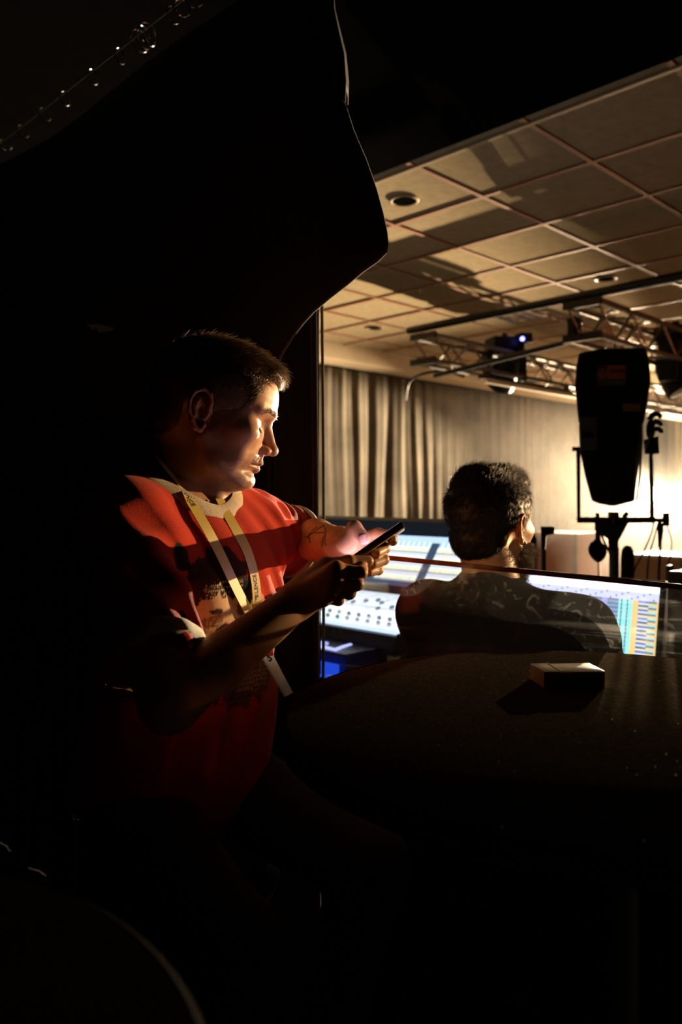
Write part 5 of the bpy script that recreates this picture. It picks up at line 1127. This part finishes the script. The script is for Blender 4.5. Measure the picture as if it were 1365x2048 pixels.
for a_, b_, c_ in ((LSe, LEe, LWe), (RSe, REe, RWe)):
    gt.chain([a_, b_, c_], [0.045, 0.038, 0.026], k=0.01); d_ = c_ + fe * 0.05
    for j in range(4):
        o_ = np.array((-fe[1], fe[0], 0)) * (j - 1.5) * 0.020; gt.chain([c_, c_ + fe * 0.075 + o_, c_ + fe * 0.11 + o_ + np.array((0, 0, -0.01)), c_ + fe * 0.135 + o_ + np.array((0, 0, -0.025))], [0.022, 0.011, 0.0095, 0.009], k=0.004)
    gt.cap(c_, c_ + fe * 0.06 + np.array((-fe[1], fe[0], 0)) * (0.05 if a_ is RSe else -0.05), 0.016, 0.010, k=0.008)
v2, q2 = gt.mesh(); me = mesh_np('body', np.concatenate([EW, v2]), np.concatenate([EQ, q2 + len(EW)])); setcol(me, np.concatenate([skincol(EV, 0.6), np.tile(SKIN, (len(v2), 1))])); link('body', me, M_SKIN, eng)
gh = SDF((-0.15, -0.12, -0.14), (0.14, 0.12, 0.17), 0.0025)
hair_sdf(gh, [-.13, -.06, -.035, -.030, .010, .014, .028, .034, .055, .070, .085, .12], [-.062, -.062, -.045, .005, .018, -.010, -.010, .022, .040, .062, .078, .076],
         [((-0.006, 0, 0.048), (0.108, 0.0850, 0.084)), ((-0.050, 0, -0.012), (0.050, 0.062, 0.058)), ((0.045, 0, 0.095), (0.062, 0.060, 0.042)), ((-0.02, 0.015, 0.092), (0.062, 0.050, 0.048))])
V_, Q_ = gh.mesh(); Nn = vnormals(V_, Q_); V_ = V_ + Nn * (0.0014 * vnoise(*(V_.T * 140)))[:, None]; ho = link('hair', mesh_np('hair', xf(V_, Re, EO, ES), Q_), M_HAIR2, eng)
R_, N_ = sample(V_, Q_, Nn, 22000); x, y, z = R_.T; top = np.clip((z - 0.06) / 0.03, 0, 1)
dr = np.stack([0.9 * top - 0.1 * (1 - top), -0.5 * top * np.sign(y + 0.02), -0.15 * top - 1.0 * (1 - top)], 1); cl = vnoise(x * 200, y * 200, z * 200)[:, None] * 0.6; dr = dr + np.cross(N_, dr) * cl
strands('hair_strands', R_ @ Re.T * ES + EO, N_ @ Re.T, dr @ Re.T, 0.010 + 0.014 * top, 0.0004, 4, 0.35, 0.22, M_HAIR2, ho, curl=1.2)['kind'] = 'stuff'
X_, Y_, Z_ = EV.T; ay = np.abs(Y_); mask = (Z_ < -0.030) & (Z_ > -0.108) & (X_ > 0.004) & ~((ay < 0.022) & (Z_ > -0.064) & (Z_ < -0.046)) & ~((Z_ > -0.048) & (ay < 0.045) & ((Z_ > -0.036) | (ay > 0.03)))
p_ = RNG.choice(np.where(mask)[0], 9000); dv = np.tile(np.array((0.55, 0, -0.8)), (9000, 1)); strands('beard', EV[p_] @ Re.T * ES + EO, EN[p_] @ Re.T, dv @ Re.T, np.full(9000, 0.027), 0.0004, 4, 0.6, 0.4, mat('beard_hair', (0.12, 0.065, 0.03), 0.5), eng)['kind'] = 'stuff'
for s in (-1, 1):
    c = Re @ (np.array((0.0733, s * 0.0315, 0.0050)) * ES) + EO; MB().sphere(Vector(c), 0.0122, 16).build('eye', MATS['eye_wet'], eng, smooth=True)
c = Re @ (np.array((0.000, -0.0835, -0.027)) * ES) + EO; o = MB().sphere(Vector(c), 0.0038, 12).build('earring', M_BLKMET, eng, smooth=True)
# black t-shirt
gs = SDF((-0.10, 1.30, 0.46), (0.80, 2.20, 1.26), 0.005)
gs.cap(LSe + np.array((0.0, 0, -0.004)), RSe, 0.062, 0.066, k=0.05); gs.cap(NB + np.array((0.0, 0, -0.004)), (LSe + RSe) / 2 + np.array((0, 0, -0.02)), 0.066, 0.09, k=0.06)
for s_ in (LSe, RSe): gs.cap(NB + np.array((0, 0, -0.038)), s_ + np.array((0, 0, 0.004)), 0.045, 0.058, k=0.04)
lat = np.array((fe[1], -fe[0], 0)); RE3 = np.stack([fe, -lat, np.array((0, 0, 1.0))], 1)
gs.ell((LSe + RSe) / 2 + np.array((0, 0, -0.10)), (0.115, 0.195, 0.16), RE3, k=0.05); gs.ell((LSe + RSe) / 2 * 0.4 + PE * 0.6, (0.13, 0.185, 0.25), RE3, k=0.08)
for a_, b_ in ((LSe, LEe), (RSe, REe)): gs.cap(a_, a_ * 0.3 + b_ * 0.7, 0.062, 0.068, k=0.04)
for a_, b_ in ((LSe, LEe), (RSe, REe)):
    e_ = a_ * 0.3 + b_ * 0.7; n_ = (b_ - a_) / np.linalg.norm(b_ - a_); cutplane(gs, e_, n_, 0.085); gs.cap(e_ - n_ * 0.03, e_ + n_ * 0.05, 0.046, 0.055, k=0.004, op='s')
X = gs.ax[0][:, None, None]; Y = gs.ax[1][None, :, None]; Z = gs.ax[2][None, None, :]
wave((LSe + RSe) / 2 + np.array((0, -0.08, -0.06)), lat + np.array((0, 0, 0.8)), 0.09, 0.006, 0.16); wave(RSe + np.array((0, 0, -0.08)), np.array((0.3, 0, 1.0)), 0.06, 0.005, 0.09)
V_, Q_ = gs.mesh(); shirt2 = link('t_shirt', mesh_np('t_shirt', V_, Q_), mat('black_tshirt', (0.018, 0.018, 0.021), 1.0, spec=0.0, var=0.2, scale=150, bump=0.3, bscale=700, sheen=0.08), eng)
pts = [];  nbv = Vector(NB) + Vector((0, 0, -0.012))
bv = BVHTree.FromPolygons([Vector(v) for v in V_], [tuple(int(i) for i in q) for q in Q_])
for k in range(40):
    a = 2 * math.pi * k / 40; q = nbv + Vector(fe) * math.cos(a) * 0.075 + Vector(lat) * math.sin(a) * 0.078 + ZV * (0.008 - 0.018 * math.cos(a)); h_ = bv.find_nearest(q); pts.append((h_[0], h_[1]))
for _ in range(4): pts = [((pts[i - 1][0] + pts[i][0] * 2 + pts[(i + 1) % 40][0]) / 4, (pts[i - 1][1] + pts[i][1] * 2 + pts[(i + 1) % 40][1]).normalized()) for i in range(40)]
band('collar', pts, 0.009, 0.002, MATS['black_tshirt'], shirt2)
HRe = PE + lat * 0.09; HLe = PE - lat * 0.09; KRe = HRe + fe * 0.28 + np.array((0.02, 0, 0.0)); KLe = HLe + fe * 0.28
limbmesh('trousers', [(PE + lat * 0.06, PE - lat * 0.06, 0.12, 0.12, 0.03), (HRe, KRe, 0.085, 0.062, 0.03), (HLe, KLe, 0.085, 0.062, 0.03), (KRe, KRe - fe * 0.08 + np.array((0, 0, -0.46)), 0.06, 0.045, 0.02), (KLe, KLe - fe * 0.08 + np.array((0, 0, -0.46)), 0.06, 0.045, 0.02)], (0.0, 1.4, 0.02), (1.0, 2.4, 0.75), 0.01, M_TROU, eng)
for K0 in (KRe, KLe):
    F0 = K0 - fe * 0.08 + np.array((0, 0, -0.50)); limbmesh('shoe', [(F0, F0 + fe * 0.16 + np.array((0, 0, -0.015)), 0.045, 0.034, 0.02)], F0 - 0.15, F0 + 0.25, 0.007, M_BLKPLA, eng)
och = thing('office_chair', Vector((PE[0], PE[1], 0)), 'dark office chair under the seated man in black', 'chair')
Rc = Matrix.Rotation(math.atan2(fe[1], fe[0]), 3, 'Z'); pe = Vector(PE)
MB().box(pe + ZV * -0.155, (0.46, 0.46, 0.08), Rc, bev=0.03).build('seat', M_BLKPLA, och, smooth=True)
MB().box(pe - Vector(fe) * 0.175 + ZV * 0.15, (0.04, 0.32, 0.34), Rc, bev=0.02).build('backrest', M_BLKPLA, och, smooth=True)
MB().tube([pe - Vector(fe) * 0.12 + ZV * -0.18, pe - Vector(fe) * 0.21 + ZV * -0.16, pe - Vector(fe) * 0.205 + ZV * 0.10], 0.015, 8).build('back_bracket', M_BLKMET, och, smooth=True)
MB().cyl((pe.x, pe.y, 0.06), (pe.x, pe.y, pe.z - 0.18), 0.025, 14).build('column', M_BLKMET, och, smooth=True)
for k in range(5):
    a = k * 1.2566; q = Vector((pe.x + 0.23 * math.cos(a), pe.y + 0.23 * math.sin(a), 0.065)); MB().tube([(pe.x, pe.y, 0.09), q], 0.015, 8).build('leg', M_BLKMET, och, smooth=True)
    MB().cyl(q + Vector((-0.012, 0, -0.037)), q + Vector((0.012, 0, -0.037)), 0.026, 14).build('caster', M_BLKPLA, och, smooth=True)

# ================================================================ HAZE over the stage
hz = MB(ROOM).box((10.55, 1.05, 1.43), (7.1, 9.7, 2.80)).build('stage_haze', None)
m = bpy.data.materials.new('haze'); m.use_nodes = True; nt = m.node_tree; nt.nodes.clear(); oo = nt.nodes.new('ShaderNodeOutputMaterial'); vsn = nt.nodes.new('ShaderNodeVolumeScatter')
vsn.inputs['Color'].default_value = (1.0, 0.95, 0.88, 1); vsn.inputs['Density'].default_value = HAZE if 'HAZE' in globals() else 0.009; vsn.inputs['Anisotropy'].default_value = 0.45; nt.links.new(vsn.outputs[0], oo.inputs['Volume'])
hz.data.materials.append(m); tag(hz, 'warm thin haze filling the stage around the bright lamp', 'haze', kind='stuff')
